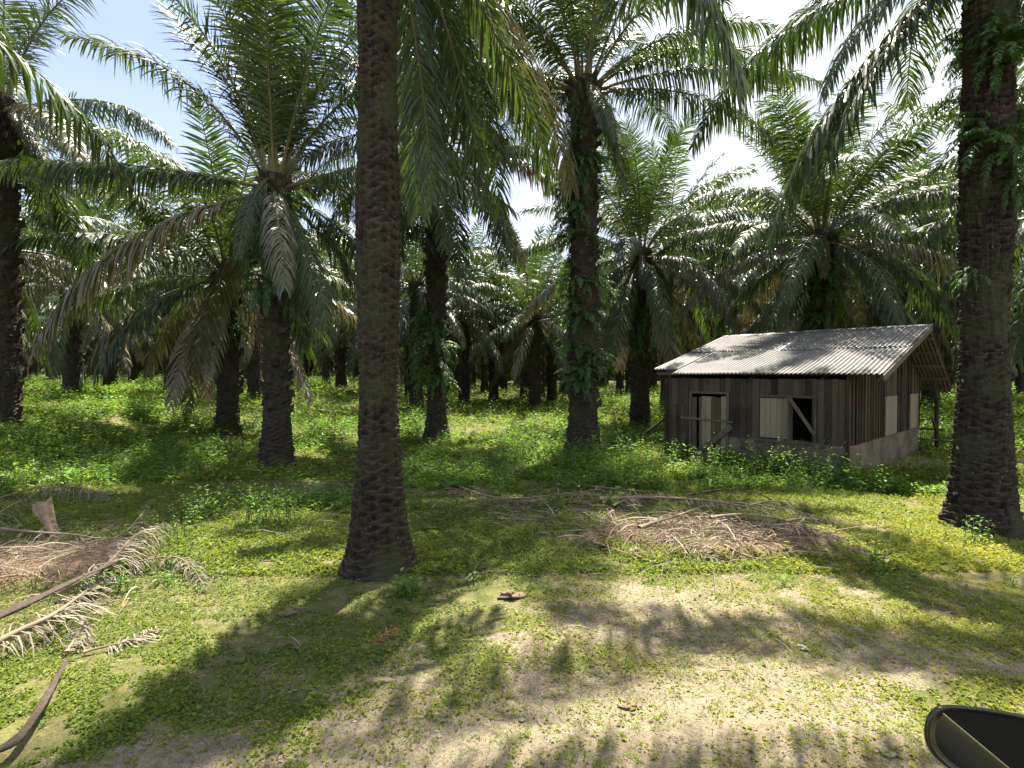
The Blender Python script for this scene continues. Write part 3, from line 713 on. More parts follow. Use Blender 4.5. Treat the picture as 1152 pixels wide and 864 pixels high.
def plant(px, py, h, leaf, stems, nl, r, seed, label, name='leafy_weed', cat='plant', mat='weed', group=None, xy=None, long=False, rx=None):
    rs = np.random.RandomState(seed); x0, y0 = xy if xy else ground_at(px, py)
    rx = rx or r
    x = x0 + rs.normal(0, rx * .5, stems); y = y0 + rs.normal(0, r * .5, stems)
    hh = h * rs.uniform(.55, 1.1, stems)
    V, T, A, SV, SQ = weed_arrays(x, y, hh, np.full(stems, leaf), nl, rs, .3)
    z0 = gz1(x0, y0); off = np.array([x0, y0, z0])
    root = thing(name, label, cat, (x0, y0, z0), 0, group)
    link('leaves', mesh_arrays('leaves', V - off, None, T, [M[mat]], attrs={'v': A}), root)
    mb = MB()
    for k in range(stems):
        c = SV[k * 4:k * 4 + 4]; p = (c[0] + c[1]) / 2 - off; q = (c[2] + c[3]) / 2 - off
        mb.tube([p, (p + q) / 2 + rs.normal(0, .01, 3), q], [.007, .005, .003], 4)
    mb.build('stems', M['stem'], root)
    return root
# hut bush: long low thicket along the front wall
ux = np.array([-.669, .743]); vx = np.array([.72, .694]); NC = np.array([7.16, 12.16])
q = NC + ux * 1.0 - vx * .75
plant(0, 0, .85, .095, 46, 20, .34, 1, 'leafy green bush growing below the black open window of the hut', 'bush', 'bush', xy=tuple(q), rx=.7)
q = NC + ux * 2.3 - vx * .65
plant(0, 0, .55, .09, 40, 16, .34, 2, 'low leafy bush in front of the pale closed window shutter', 'bush', 'bush', xy=tuple(q), rx=.7)
q = NC + ux * 3.6 - vx * .6
plant(0, 0, .55, .09, 32, 16, .3, 3, 'low leafy bush at the foot of the boarded hut door', 'bush', 'bush', xy=tuple(q), rx=.55)
plant(455, 668, .26, .085, 9, 12, .13, 4, 'small leafy weed at the foot of the nearest palm trunk')
plant(985, 642, .28, .10, 7, 9, .12, 5, 'single long-leaved weed on the open grass left of the ferny trunk')
plant(1100, 612, .34, .07, 9, 11, .2, 6, 'spindly weeds in front of the base of the ferny palm trunk')
plant(228, 585, .55, .075, 22, 16, .36, 7, 'clump of pale green weeds on the lawn left of the nearest trunk')
plant(300, 590, .6, .075, 26, 16, .36, 8, 'tall sunlit weeds between the short palm and the nearest trunk')
plant(40, 520, .6, .10, 30, 16, .5, 9, 'dense leafy bush at the left edge above the dead fronds', 'bush', 'bush')
plant(115, 668, .3, .07, 10, 12, .3, 10, 'green weeds growing through the dead frond heap on the left')

# ------------------------------------------------------------------ dead fronds and debris
def dead_frond(pts, label, seed, L=.5, npairs=60, rad=.03, mats=None, group=None, droop=1.2, miss=.25, width=.014, t0=.25, curl=.5, lift=None):
    """pts: list of (px, py, height above ground) that the midrib passes over"""
    W = []
    for (px, py, h) in pts:
        x, y = ground_at(px, py, h); W.append((x, y, gz1(x, y) * .6 + h))
    W = np.array(W); n = len(W)
    tt = np.linspace(0, n - 1, 20); P = []
    for t in tt:       # Catmull-Rom
        i = min(int(t), n - 2); f = t - i
        a, b, c, d = W[max(i - 1, 0)], W[i], W[i + 1], W[min(i + 2, n - 1)]
        P.append(.5 * (2 * b + (c - a) * f + (2 * a - 5 * b + 4 * c - d) * f * f + (3 * b - a - 3 * c + d) * f ** 3))
    P = np.array(P); P[:, 2] = np.maximum(P[:, 2], gz(P[:, 0], P[:, 1]) + rad * .6)
    root = thing('dead_frond', label, 'dead palm frond', tuple(P[0]), 0, group)
    mats = mats or [M['frond_dead'], M['rachis_dead']]
    if npairs:
        d = frond_arrays(P, npairs, seed, t0=t0, lmax=L, width=width, droop=droop, segs=3, rad=rad, miss=miss, curl=curl, clampz=gz, rach_n=6, plume=.7)
        off = P[0]; nv = len(d['V']); nr = 20 * 6
        lv = d['V'][:nv - nr] - off; ql = d['Q'][d['qm'] == 0]
        link('leaflets', mesh_arrays('leaflets', lv, ql, d['T'], [mats[0]], attrs={'v': d['a'][:nv - nr]}), root)
        rv = d['V'][nv - nr:] - off; rq = d['Q'][d['qm'] == 1] - (nv - nr)
        link('stalk', mesh_arrays('stalk', rv, rq, None, [mats[1]], attrs={'v': d['a'][nv - nr:]}, smooth=True), root)
    else:
        mb = MB(); t = np.linspace(0, 1, 60); rs = np.random.RandomState(seed)
        P = np.stack([np.interp(t, np.linspace(0, 1, len(P)), P[:, i]) for i in range(3)], 1)
        mb.tube(P - P[0], rad * (1 - .72 * t) * (1 + .12 * np.sin(t * 21 + seed)), 10, a=.6)
        v = mb.v[0]; ring = v[:600].reshape(60, 10, 3); c = ring.mean(1, keepdims=True)
        ring[:] = c + (ring - c) * np.array([1.25, 1.25, .62]) * (1 + .10 * rs.randn(60, 10, 1) * .6)
        ring[:, 2:4] = c + (ring[:, 2:4] - c) * .45        # the hollow upper side of a palm stalk
        mb.build('stalk', mats[1], root, smooth=True)
    return root
GD = 'dead fronds on the debris heap before the hut'
dead_frond([(675, 563, .10), (740, 562, .16), (810, 567, .20), (865, 580, .16), (902, 600, .04)], 'long pale brown frond stalk arching across the top of the heap', 1, L=.3, npairs=26, rad=.036, mats=[M['frond_dead'], M['petiole_pale']], group=GD, miss=.5)
dead_frond([(770, 560, .05), (815, 553, .22), (850, 556, .22), (872, 566, .04)], 'dark bent frond stalk rising behind the heap nearest the hut', 2, npairs=0, rad=.035, mats=[M['frond_dead'], M['petiole_dark']], group=GD)
dead_frond([(700, 562, .08), (790, 565, .14), (880, 574, .14), (960, 596, .03)], 'grey frond lying along the far rim of the heap, leaflets to the right', 3, L=.45, npairs=70, rad=.03, group=GD, miss=.1)
dead_frond([(690, 575, .10), (676, 590, .10), (690, 612, .03)], 'curled dry frond tip with bleached leaflets at the heap\'s left end', 4, L=.5, npairs=46, rad=.014, group=GD, miss=.0, t0=.02)
dead_frond([(735, 596, .07), (765, 618, .06), (835, 640, .02)], 'grey feathery frond draped over the front of the heap', 5, L=.42, npairs=80, rad=.016, group=GD, miss=.0, t0=.02)
dead_frond([(665, 612, .03), (730, 632, .03), (800, 648, .02)], 'thin straight cane lying on the sand in front of the heap', 6, npairs=0, rad=.012, mats=[M['frond_dead'], M['petiole_pale']], group=GD)
dead_frond([(765, 614, .05), (810, 611, .06), (862, 609, .03)], 'short split stick across the middle of the heap', 7, npairs=0, rad=.022, group=GD)
dead_frond([(870, 592, .04), (905, 585, .09), (945, 590, .03)], 'forked frond butt at the heap\'s right end', 8, npairs=0, rad=.03, group=GD)
dead_frond([(785, 602, .04), (822, 604, .06)], 'pale short stick near the centre of the heap', 9, npairs=0, rad=.018, mats=[M['frond_dead'], M['petiole_pale']], group=GD)
dead_frond([(560, 582, .03), (620, 586, .05), (665, 596, .03)], 'thin dry stalk in the grass left of the heap', 10, L=.3, npairs=30, rad=.014, group=GD, miss=.4)
dead_frond([(500, 540, .05), (560, 560, .10), (640, 556, .12), (700, 548, .04)], 'brown frond lying in weeds below the tallest palm', 11, L=.5, npairs=60, rad=.03, group=GD)
dead_frond([(640, 545, .06), (700, 552, .10), (760, 556, .04)], 'reddish brown frond stalk behind the heap\'s left half', 12, L=.3, npairs=26, rad=.03, group=GD, miss=.4)
extra_lab = ['pale split stalk crossing the heap from front to back', 'grey dry frond end fanned over the heap\'s right side', 'thin twisted stalk sticking out of the heap toward the hut',
             'short brown stalk on the sand side of the heap', 'dry leaflet spray at the heap\'s back left', 'long grey stalk lying diagonally on the heap\'s right half']
for k, (pp, L_, np_, rd) in enumerate((([(720, 600, .12), (770, 585, .2), (800, 568, .14)], .3, 20, .022), ([(850, 600, .1), (900, 598, .16), (950, 612, .05)], .4, 60, .018),
        ([(830, 575, .15), (870, 566, .24), (915, 572, .1)], .25, 16, .018), ([(815, 622, .06), (850, 630, .08), (888, 628, .03)], .25, 18, .018),
        ([(690, 570, .12), (715, 560, .2), (750, 556, .1)], .35, 50, .014), ([(800, 590, .14), (850, 586, .2), (930, 600, .06)], .35, 30, .026))):
    dead_frond(pp, extra_lab[k], 60 + k, L=L_, npairs=np_, rad=rd, group=GD, miss=.2, t0=.05)
GL = 'dead fronds heaped at the left edge'
dead_frond([(-20, 592, .25), (30, 598, .30), (75, 612, .22), (130, 604, .16), (165, 570, .28)], 'arched dead frond with a comb of bleached leaflets at the left edge', 21, L=.42, npairs=85, rad=.024, group=GL, miss=.05, t0=.02)
dead_frond([(-30, 705, .20), (40, 672, .26), (90, 648, .28), (135, 628, .22)], 'thick dark frond stalk slanting up across the left heap', 22, npairs=0, rad=.05, mats=[M['frond_dead'], M['petiole_dark']], group=GL)
dead_frond([(60, 664, .10), (110, 640, .22), (150, 612, .20), (178, 590, .3)], 'grey splintered frond ending in a spiky dry tuft', 23, L=.5, npairs=90, rad=.03, group=GL, miss=.05, t0=.1)
dead_frond([(-30, 735, .12), (15, 712, .18), (60, 690, .20), (105, 655, .12)], 'shaded grey frond with tangled leaflets below the dark stalk', 24, L=.55, npairs=90, rad=.03, group=GL, miss=.05, t0=.02, curl=.9)
dead_frond([(130, 640, .08), (190, 625, .16), (215, 640, .10), (228, 662, .02)], 'small grey-green frond drooping over the shaded grass', 25, L=.34, npairs=60, rad=.012, group=GL, miss=.05, t0=.02)
dead_frond([(70, 735, .04), (85, 712, .12), (92, 700, .20)], 'pale curled leaflet bunch standing up on the left', 26, L=.25, npairs=24, rad=.012, group=GL, miss=0, t0=.02, mats=[M['frond_dead'], M['petiole_pale']])
dead_frond([(90, 735, .03), (140, 722, .05), (172, 708, .03)], 'thin dry stalk with a split orange end on the shaded grass', 27, L=.3, npairs=44, rad=.012, group=GL, miss=.2)
dead_frond([(0, 560, .05), (50, 548, .25), (100, 552, .20), (130, 565, .04)], 'tangled dry frond behind the bleached stump', 28, L=.45, npairs=70, rad=.02, group=GL)
dead_frond([(-40, 640, .05), (0, 575, .3), (45, 556, .2)], 'dead frond lying in from the left edge beside the stump', 29, L=.4, npairs=60, rad=.03, group=GL)
dead_frond([(-45, 850, .05), (15, 830, .10), (70, 745, .10)], 'dark frond sheath curling in the bottom left corner', 30, npairs=0, rad=.04, mats=[M['frond_dead'], M['petiole_dark']], group=GL)
def red_tip():
    x, y = ground_at(418, 728)
    root = thing('dead_frond', 'small rust-red dry frond tip lying on the grass below the nearest trunk', 'dead palm frond', (x, y, gz1(x, y)))
    P = arc_path(20, 25, .26, 8) ; c, s = math.cos(.9), math.sin(.9)
    d = frond_arrays(P, 16, 88, t0=.0, lmax=.11, width=.009, droop=.2, segs=2, rad=.005, rach_n=4)
    m = leaf_mat('rusty_leaflet', [(0, (.20, .07, .035)), (1, (.36, .15, .08))], .1, .7, (1, 1, 1), .2)
    o = link('leaflets', mesh_arrays('leaflets', d['V'], d['Q'], d['T'], [m], attrs={'v': d['a']}), root); o.rotation_euler = (0, 0, .9)
red_tip()
def butt():      # bleached wedge standing in the left heap
    x, y = ground_at(62, 610); z = gz1(x, y)
    root = thing('frond_butt', 'bleached triangular frond butt standing upright in the left heap', 'dead palm frond', (x, y, z))
    rs = np.random.RandomState(4); rings = []
    for f, w, t in ((0, .05, .04), (.25, .055, .04), (.5, .075, .045), (.75, .115, .045), (.95, .15, .03), (1.0, .145, .02)):
        c = np.array([-.30 * f + .02, .06 * f, .52 * f - .02])
        th = np.linspace(0, 2 * np.pi, 12, endpoint=False)
        rings.append(c + np.stack([np.cos(th) * w * .95, np.sin(th) * t + .03 * np.cos(th * 2), np.cos(th) * w * .25 + rs.normal(0, .006 + .03 * (f > .9), 12)], 1))
    V = np.vstack(rings); Q = [(i * 12 + j, i * 12 + (j + 1) % 12, (i + 1) * 12 + (j + 1) % 12, (i + 1) * 12 + j) for i in range(5) for j in range(12)]
    V = np.vstack([V, rings[-1].mean(0) - [0, 0, .02]]); T = [(60 + j, 60 + (j + 1) % 12, 72) for j in range(12)]
    link('stalk', mesh_arrays('stalk', V, Q, T, [M['petiole_pale']], attrs={'v': np.r_[np.tile([.9, .2], 36), .1]}, smooth=False), root)
butt()

def litter():
    rs = np.random.RandomState(55); x = []; y = []
    for (cx, cy, rx, ry, n) in ((2.75, 7.75, 1.9, .95, 3000), (-5.6, 6.4, 1.9, .9, 2600), (1.0, 9.6, 2.4, .9, 2600), (1.0, 4.5, 4.5, 2.5, 3200), (-1.0, 6.5, 5.5, 3.0, 3000), (-4.0, 5.2, 1.6, 1.0, 1600), (-6, 8.2, 1.6, .6, 1500), (0, 22, 22, 12, 6000), (.8, 4.2, 3.6, 1.6, 5200), (-3, 11.2, 3, .5, 700)):
        x.append(cx + rs.normal(0, .5, n) * rx); y.append(cy + rs.normal(0, .5, n) * ry)
    x = np.concatenate(x); y = np.concatenate(y); k = len(x)
    ok = (y > 2.4) & ~inhut(x, y); x, y = x[ok], y[ok]; k = len(x)
    th = rs.uniform(0, 2 * np.pi, k); tl = rs.uniform(-.1, .45, k) * (rs.rand(k) ** 1.5)
    D = np.stack([np.cos(th) * np.cos(tl), np.sin(th) * np.cos(tl), np.sin(tl) + .15], 1)
    P = np.stack([x, y, gz(x, y) + .005 + .05 * rs.rand(k) * (w_mound(x, y) + w_soil(x, y))], 1)
    ds = np.clip(y / 7, .5, 3)
    big = (rs.rand(k) < .03 + .06 * w_mound(x, y)); ds = ds * np.where(big, 1.6, 1)
    V, Q, A = strips(P, D, np.where(big, 2.2, 1) * np.where((y < 6.2) & (np.abs(x) < 4), rs.uniform(.015, .10, k), rs.uniform(.05, .34, k)) * np.clip(ds, .5, 1.6), rs.uniform(.002, .008, k) * ds, 6, 3, .22)
    g = gz(V[:, 0], V[:, 1]) + .004; V[:, 2] = np.maximum(V[:, 2], g)
    me = mesh_arrays('leaf_litter', V, Q, None, [M['litter']], attrs={'v': A})
    tag(link('leaf_litter', me), 'dry leaflets and twigs strewn over the heaps and bare earth', 'leaf litter', kind='stuff')
litter()
def pebbles():
    rs = np.random.RandomState(66); mb_v = []; T = []; n0 = 0; A = []
    ico = np.array([(0, 0, 1), (.9, 0, .3), (.28, .85, .3), (-.72, .53, .3), (-.72, -.53, .3), (.28, -.85, .3), (0, 0, -1)], float)
    F = [(0, 1, 2), (0, 2, 3), (0, 3, 4), (0, 4, 5), (0, 5, 1), (6, 2, 1), (6, 3, 2), (6, 4, 3), (6, 5, 4), (6, 1, 5)]
    x, y = sample(9000, 2.6, 9, rs); w = np.maximum(w_sand(x, y), w_mound(x, y)); k = rs.rand(len(x)) < w * .9 + .03; x, y = x[k], y[k]
    for a, b in zip(x, y):
        s = abs(rs.normal(0, .005)) + .0025
        if rs.rand() < .004: s += .018
        v = ico * s * rs.uniform(.6, 1.3, (7, 3)) * [1, 1, .6] + [a, b, 0]; v[:, 2] += gz1(a, b) + s * .2
        mb_v.append(v); T.append(np.array(F) + n0); n0 += 7; A.append(np.full(7, rs.rand()))
    m = solid_mat('pebble', (.10, .08, .06), (.30, .26, .20), .9, 20, .2, attr_mix=.5)
    me = mesh_arrays('pebbles', np.vstack(mb_v), None, np.vstack(T), [m], attrs={'v': np.concatenate(A)}, smooth=False)
    tag(link('pebbles', me), 'small stones and earth crumbs scattered over the sandy patch', 'pebbles', kind='stuff')
pebbles()
def clod(px, py, r, seed, label, col='soil'):
    rs = np.random.RandomState(seed); x, y = ground_at(px, py); z = gz1(x, y)
    nu, nv_ = 22, 12; V = []
    for i in range(nv_ + 1):
        for j in range(nu):
            t = math.pi * i / nv_; p = 2 * math.pi * j / nu
            d = np.array([math.sin(t) * math.cos(p), math.sin(t) * math.sin(p), math.cos(t)])
            q = d * r * (1 + 1.5 * (float(vnoise(d[0] + seed, d[1] + d[2] * 2, .45, 91)) - .5) + .5 * (float(vnoise(d[0] * 3 + seed, d[1] * 3 + d[2] * 2, .4, 92)) - .5)) * [1.3, 1, .42]; V.append(q)
    Q = [(i * nu + j, (i + 1) * nu + j, (i + 1) * nu + (j + 1) % nu, i * nu + (j + 1) % nu) for i in range(nv_) for j in range(nu)]
    o = link('earth_clod', mesh_arrays('earth_clod', V, Q, None, [M[col]], attrs={'v': np.full(len(V), .5)}, smooth=True), None, (x, y, z + r * .08))
    tag(o, label, 'clod')
M['soil'] = solid_mat('clod_earth', (.10, .07, .05), (.27, .19, .13), .95, 30, .8)
M['stone'] = solid_mat('pale_stone', (.18, .155, .12), (.36, .32, .26), .9, 20, .4)
clod(575, 672, .10, 1, 'brown earth clod on the sandy patch right of the nearest trunk')
clod(712, 800, .05, 2, 'reddish brown clod in the middle of the foreground sand')
clod(322, 693, .06, 3, 'grey brown clod in the shaded grass left of the nearest trunk')
clod(337, 612, .06, 4, 'small brown clod beside the weeds left of the nearest trunk')
clod(905, 732, .035, 5, 'pale stone on the sandy grass right of the shade patch', 'stone')
clod(1000, 855, .035, 6, 'pale round stone at the bottom edge left of the wing mirror', 'stone')

# ------------------------------------------------------------------ hut
U3 = np.array([-.669, .743, 0]); V3 = np.array([.72, .694, 0]); Z3 = np.array([0, 0, 1.0])
# build in local axes: x = along the front wall (s), y = into the hut (t)
def wood_extra(nt, tc, mp, c):
    n = N(nt, 'ShaderNodeTexNoise', Scale=1.3, Detail=3.0); nt.links.new(tc.outputs['Object'], n.inputs['Vector'])
    return mixc(nt, ramp(nt, n.outputs[0], [(.45, (0, 0, 0)), (.7, (.45, .45, .45))]), c, (.115, .088, .062))
M['wood'] = solid_mat('weathered_planks', (.020, .0145, .010), (.092, .066, .044), .85, 10, .35, stretch=(3, 3, .35), extra=wood_extra, attr_mix=.75)
M['wood_pale'] = solid_mat('pale_planks', (.075, .06, .036), (.27, .23, .155), .85, 9, .4, stretch=(4, 4, .3), attr_mix=.7)
M['wood_mid'] = solid_mat('grey_battens', (.055, .044, .033), (.14, .115, .085), .85, 9, .3, stretch=(2, 2, .5))
def conc_extra(nt, tc, mp, c):
    n = N(nt, 'ShaderNodeTexNoise', Scale=1.7, Detail=5.0, Roughness=.7); nt.links.new(tc.outputs['Object'], n.inputs['Vector'])
    c = mixc(nt, ramp(nt, n.outputs[0], [(.42, (0, 0, 0)), (.6, (.75, .75, .75))]), c, (.085, .060, .038))
    w = N(nt, 'ShaderNodeTexNoise', Scale=2.3, Detail=2.0); nt.links.new(tc.outputs['Object'], w.inputs['Vector'])
    return mixc(nt, ramp(nt, w.outputs[0], [(.485, (0, 0, 0)), (.5, (.85, .85, .85)), (.515, (0, 0, 0))]), c, (.06, .045, .035))
M['concrete'] = solid_mat('stained_render', (.12, .098, .068), (.25, .21, .15), .9, 4, .3, extra=conc_extra)
def roof_extra(nt, tc, mp, c):
    n = N(nt, 'ShaderNodeTexNoise', Scale=.9, Detail=6.0, Roughness=.7); nt.links.new(tc.outputs['Object'], n.inputs['Vector'])
    c = mixc(nt, ramp(nt, n.outputs[0], [(.5, (0, 0, 0)), (.72, (.5, .5, .5))]), c, (.12, .092, .07))
    s = N(nt, 'ShaderNodeTexNoise', Scale=14.0, Detail=3.0); nt.links.new(tc.outputs['Object'], s.inputs['Vector'])
    return mixc(nt, ramp(nt, s.outputs[0], [(.58, (0, 0, 0)), (.7, (.7, .7, .7))]), c, (.08, .075, .07))
M['roof_rusty'] = solid_mat('rusty_sheet', (.09, .072, .055), (.22, .18, .14), .7, 5, .1, spec=.3)
M['roof'] = solid_mat('corrugated_sheet', (.10, .098, .097), (.19, .187, .185), .5, 3, .08, extra=roof_extra, spec=.5, metallic=.35, stretch=(1, .3, 1))
hut = thing('wooden_hut', 'weathered plank hut with corrugated roof and concrete base in the palm clearing', 'hut', (7.16, 12.16, 0))
hut.matrix_world = Matrix(((U3[0], V3[0], 0, 7.16), (U3[1], V3[1], 0, 12.16), (0, 0, 1, -.02), (0, 0, 0, 1)))
# local frame is left-handed in (s,t): mirror handled by using an explicit transform on the vertices instead
hut.matrix_world = Matrix.Translation((7.16, 12.16, -.02))
ROT = np.array([U3, V3, Z3])
def hb(mb, name, mat, parent=hut, smooth=False):
    mb.v = [v @ ROT for v in mb.v]
    mb.q = [q[:, ::-1] for q in mb.q]; mb.t = [t[:, ::-1] for t in mb.t]
    return mb.build(name, mat, parent, smooth)
SL, TL, BZ, EZ = 4.35, 6.8, .74, 2.24       # wall length, depth, base height, eave height at the front
RT, RZ = 4.5, 3.50; BT, BEZ = 7.8, 1.80
def roof_z(t): return np.where(t < RT, 2.27 + (RZ - 2.27) * (t + .15) / (RT + .15), RZ + (BEZ - RZ) * (t - RT) / (BT - RT))
rw = random.Random(8)
def planks(mb, axis_, a0, a1, zlo, ztop, w=.14, holes=(), th=.022, gap=.006, off=0.0, jit=.012):
    a = a0
    while a < a1 - .01:
        ww = min(w * rw.uniform(.8, 1.2), a1 - a); m = a + ww / 2
        zt = ztop(m) - rw.uniform(0, .02); zb = zlo - rw.uniform(0, .035)
        segs_ = [(zb, zt)]
        for (h0, h1, hz0, hz1) in holes:
            if h0 < m < h1:
                segs_ = [s for (p, q) in segs_ for s in ((p, min(q, hz0)), (max(p, hz1), q)) if s[1] - s[0] > .03]
        j = rw.uniform(-jit, jit)
        for (p, q) in segs_:
            if axis_ == 's': mb.box((a, off - th + j, p), (ww - gap, 0, 0), (0, th, 0), (0, 0, q - p))
            else: mb.box((off - th + j, a, p), (th, 0, 0), (0, ww - gap, 0), (0, 0, q - p))
        a += ww
DO = (2.70, 3.64, 0.0, 1.80); W1 = (1.22, 1.86, .80, 1.76); W2 = (.64, 1.16, .80, 1.76)
# concrete base (front right of the door, the right side, back)
mb = MB()
mb.box((0, -.02, -.3), (2.62, 0, 0), (0, .12, 0), (0, 0, BZ + .3), a=.5)
mb.box((3.72, -.02, -.3), (SL - 3.72, 0, 0), (0, .12, 0), (0, 0, BZ + .3), a=.4)
mb.box((-.02, .103, -.3), (.12, 0, 0), (0, TL - .103, 0), (0, 0, BZ + .3), a=.6)
mb.box((SL - .1, .103, -.3), (.12, 0, 0), (0, TL - .103, 0), (0, 0, BZ + .3), a=.6)
mb.box((.103, TL - .12, -.3), (SL - .206, 0, 0), (0, .12, 0), (0, 0, BZ + .3), a=.6)
hb(mb, 'concrete_base', M['concrete'])
mb = MB(); mb.box((.1, .1, -.1), (SL - .2, 0, 0), (0, TL - .22, 0), (0, 0, .14), a=.3); hb(mb, 'floor_slab', M['concrete'])
mb = MB(); planks(mb, 's', .03, SL, BZ + .01, lambda a: 2.20, .15, [(DO[0] - .06, DO[1] + .06, -1, DO[3]), (W1[0], W1[1], W1[2], W1[3]), (W2[0], W2[1], W2[2], W2[3])], off=.01)
planks(mb, 's', 3.72, SL + .02, .05, lambda a: 1.5, .13, (), off=-.025)
hb(mb, 'front_wall', M['wood'])
SW1 = (2.95, 4.05, .76, 1.74); SW2 = (5.55, 6.55, .76, 1.74)
mb = MB(); planks(mb, 't', -.01, TL, BZ + .01, lambda a: float(roof_z(a)) - .06, .13, [SW1, SW2], off=.0)
tt_ = .06
while tt_ < TL:      # cover battens
    if not any(h[0] - .02 < tt_ < h[1] for h in (SW1, SW2)):
        mb.box((-.052, tt_, BZ), (.028, 0, 0), (0, .045, 0), (0, 0, float(roof_z(tt_)) - .08 - BZ), a=rw.random())
    tt_ += rw.uniform(.2, .27)
hb(mb, 'gable_wall', M['wood'])
mb = MB(); planks(mb, 't', .0, TL, BZ, lambda a: float(roof_z(a)) - .06, .15, (), off=SL + .02); hb(mb, 'far_gable_wall', M['wood'])
mb = MB(); planks(mb, 's', .03, SL, BZ, lambda a: float(roof_z(TL)) - .06, .15, (), off=TL); hb(mb, 'rear_wall', M['wood'])
# corner posts
for (s, t) in ((-.075, -.08), (SL + .0, -.08)):
    mb = MB(); mb.box((s, t, -.1), (.075, 0, 0), (0, .075, 0), (0, 0, 2.28), a=.3); hb(mb, 'corner_post', M['wood'])
# door with leaves, bar and brace
dr = MB(); a = DO[0]
for k in range(7):
    w = (DO[1] - DO[0]) / 7
    ww_ = w * .45 if k == 5 else w - .008
    dr.box((a, -.045, .06 + .04 * rw.random()), (ww_, 0, 0), (0, .025, 0), (0, 0, 1.68 - .05 * rw.random())); a += w
door = hb(dr, 'door', M['wood_pale'])
fr = MB(); fr.box((DO[0] - .07, -.06, 0), (.06, 0, 0), (0, .06, 0), (0, 0, 1.86)); fr.box((DO[1] + .01, -.06, 0), (.06, 0, 0), (0, .06, 0), (0, 0, 1.86)); fr.box((DO[0] - .01, -.057, 1.80), (DO[1] - DO[0] + .02, 0, 0), (0, .054, 0), (0, 0, .055))
o = hb(fr, 'door_frame', M['wood_mid'])
mb = MB(); mb.beam((2.50, -.085, 1.12), (3.95, -.085, 1.16), .03, .045, a=.9); hb(mb, 'door_bar', M['wood_mid'])
mb = MB(); mb.beam((2.52, -.125, 1.02), (3.52, -.125, .20), .03, .13, a=.8); hb(mb, 'door_brace', M['wood_mid'])
mb = MB(); mb.box((3.72, -.055, .42), (.16, 0, 0), (0, .012, 0), (0, 0, .34), a=.9); hb(mb, 'patch_panel', M['wood_pale'])
mb = MB(); mb.box((SL - .02, -.10, .0), (.10, 0, 0), (0, .04, 0), (0, 0, 1.2), a=.2); hb(mb, 'corner_board', M['wood'])
# closed shutter
mb = MB(); a = W1[0] + .0
for k in range(5):
    w = (W1[1] - W1[0]) / 5; mb.box((a, -.03, W1[2] + .01), (w - .006, 0, 0), (0, .02, 0), (0, 0, W1[3] - W1[2] - .03), a=.5 + .5 * rw.random()); a += w
sh = hb(mb, 'window_shutter', M['wood_pale'])
# window frame, sill, diagonal brace
mb = MB()
mb.box((W2[0] - .05, -.05, W2[2] - .02), (.05, 0, 0), (0, .06, 0), (0, 0, 1.02)); mb.box((W2[1] + .002, -.05, W2[2] - .02), (.05, 0, 0), (0, .06, 0), (0, 0, 1.02))
mb.box((W2[0] - .05, -.053, W2[3] + .002), (W1[1] - W2[0] + .1, 0, 0), (0, .06, 0), (0, 0, .05))
wf = hb(mb, 'window_frame', M['wood_mid'])
mb = MB(); mb.box((W2[0] - .2, -.07, W2[2] - .075), (W1[1] - W2[0] + .42, 0, 0), (0, .09, 0), (0, 0, .05), a=.7); o = hb(mb, 'window_sill', M['wood_mid'])
mb = MB(); mb.beam((W2[1], -.068, W2[3] - .01), (W2[0] - .02, -.068, W2[2] + .16), .025, .075, a=.9); hb(mb, 'window_brace', M['wood_mid'])
# shutters of the gable wall
for h in (SW1, SW2):
    mb = MB(); a = h[0]
    for k in range(4):
        w = (h[1] - h[0]) / 4; mb.box((-.06, a, h[2]), (.024, 0, 0), (0, w - .012, 0), (0, 0, h[3] - h[2]), a=.55 + .4 * rw.random()); a += w
    hb(mb, 'gable_shutter', M['wood_pale'])
# roof sheets
def sheet(s0, s1, t0_, t1_, lift, seed, thick=.006, pitch=.10, amp=.021):
    n = int((s1 - s0) / (pitch / 6)); s = np.linspace(s0, s1, n + 1); m = 14; t = np.linspace(t0_, t1_, m)
    S, T = np.meshgrid(s, t, indexing='ij')
    rs = np.random.RandomState(seed)
    Z = roof_z(T) + lift + amp * np.sin(2 * np.pi * S / pitch) + .02 * (vnoise(S, T, .9, 95 + seed) - .5)
    T2 = T.copy(); T2[:, 0 if t0_ < t1_ else -1] += .03 * (vnoise(S[:, 0], S[:, 0] * 0, .8, 99) - .5) + .02 * (np.floor(S[:, 0] / .76) % 2)
    V = np.stack([S, T2, Z], -1).reshape(-1, 3)
    i = np.arange(n)[:, None] * m; j = np.arange(m - 1)[None]
    Q = np.stack([i + j, i + m + j, i + m + j + 1, i + j + 1], -1).reshape(-1, 4)
    V2 = V - [0, 0, thick]; k = len(V)
    E = [];
    for a_ in range(n): E += [(a_ * m, a_ * m + k, (a_ + 1) * m + k, (a_ + 1) * m), (a_ * m + m - 1, (a_ + 1) * m + m - 1, (a_ + 1) * m + m - 1 + k, a_ * m + m - 1 + k)]
    for b_ in range(m - 1): E += [(b_, b_ + 1, b_ + 1 + k, b_ + k), (n * m + b_, n * m + b_ + k, n * m + b_ + 1 + k, n * m + b_ + 1)]
    return np.vstack([V, V2]), np.vstack([Q, Q[:, ::-1] + k, np.array(E)])
mb = MB()
for (s0, s1, t0_, t1_, lift, sd_) in ((-.70, 4.2, -.15, 2.35, .045, 1), (-.70, 2.3, 2.15, RT, .075, 2), (2.28, 5.0, 2.2, RT, .062, 3), (4.22, 5.05, .3, 2.4, .04, 4)):
    v, q_ = sheet(s0, s1, t0_, t1_, lift, sd_); mb.add(v, q_, a=rw.uniform(.3, .7))
roof = hb(mb, 'roof', M['roof'], smooth=True)
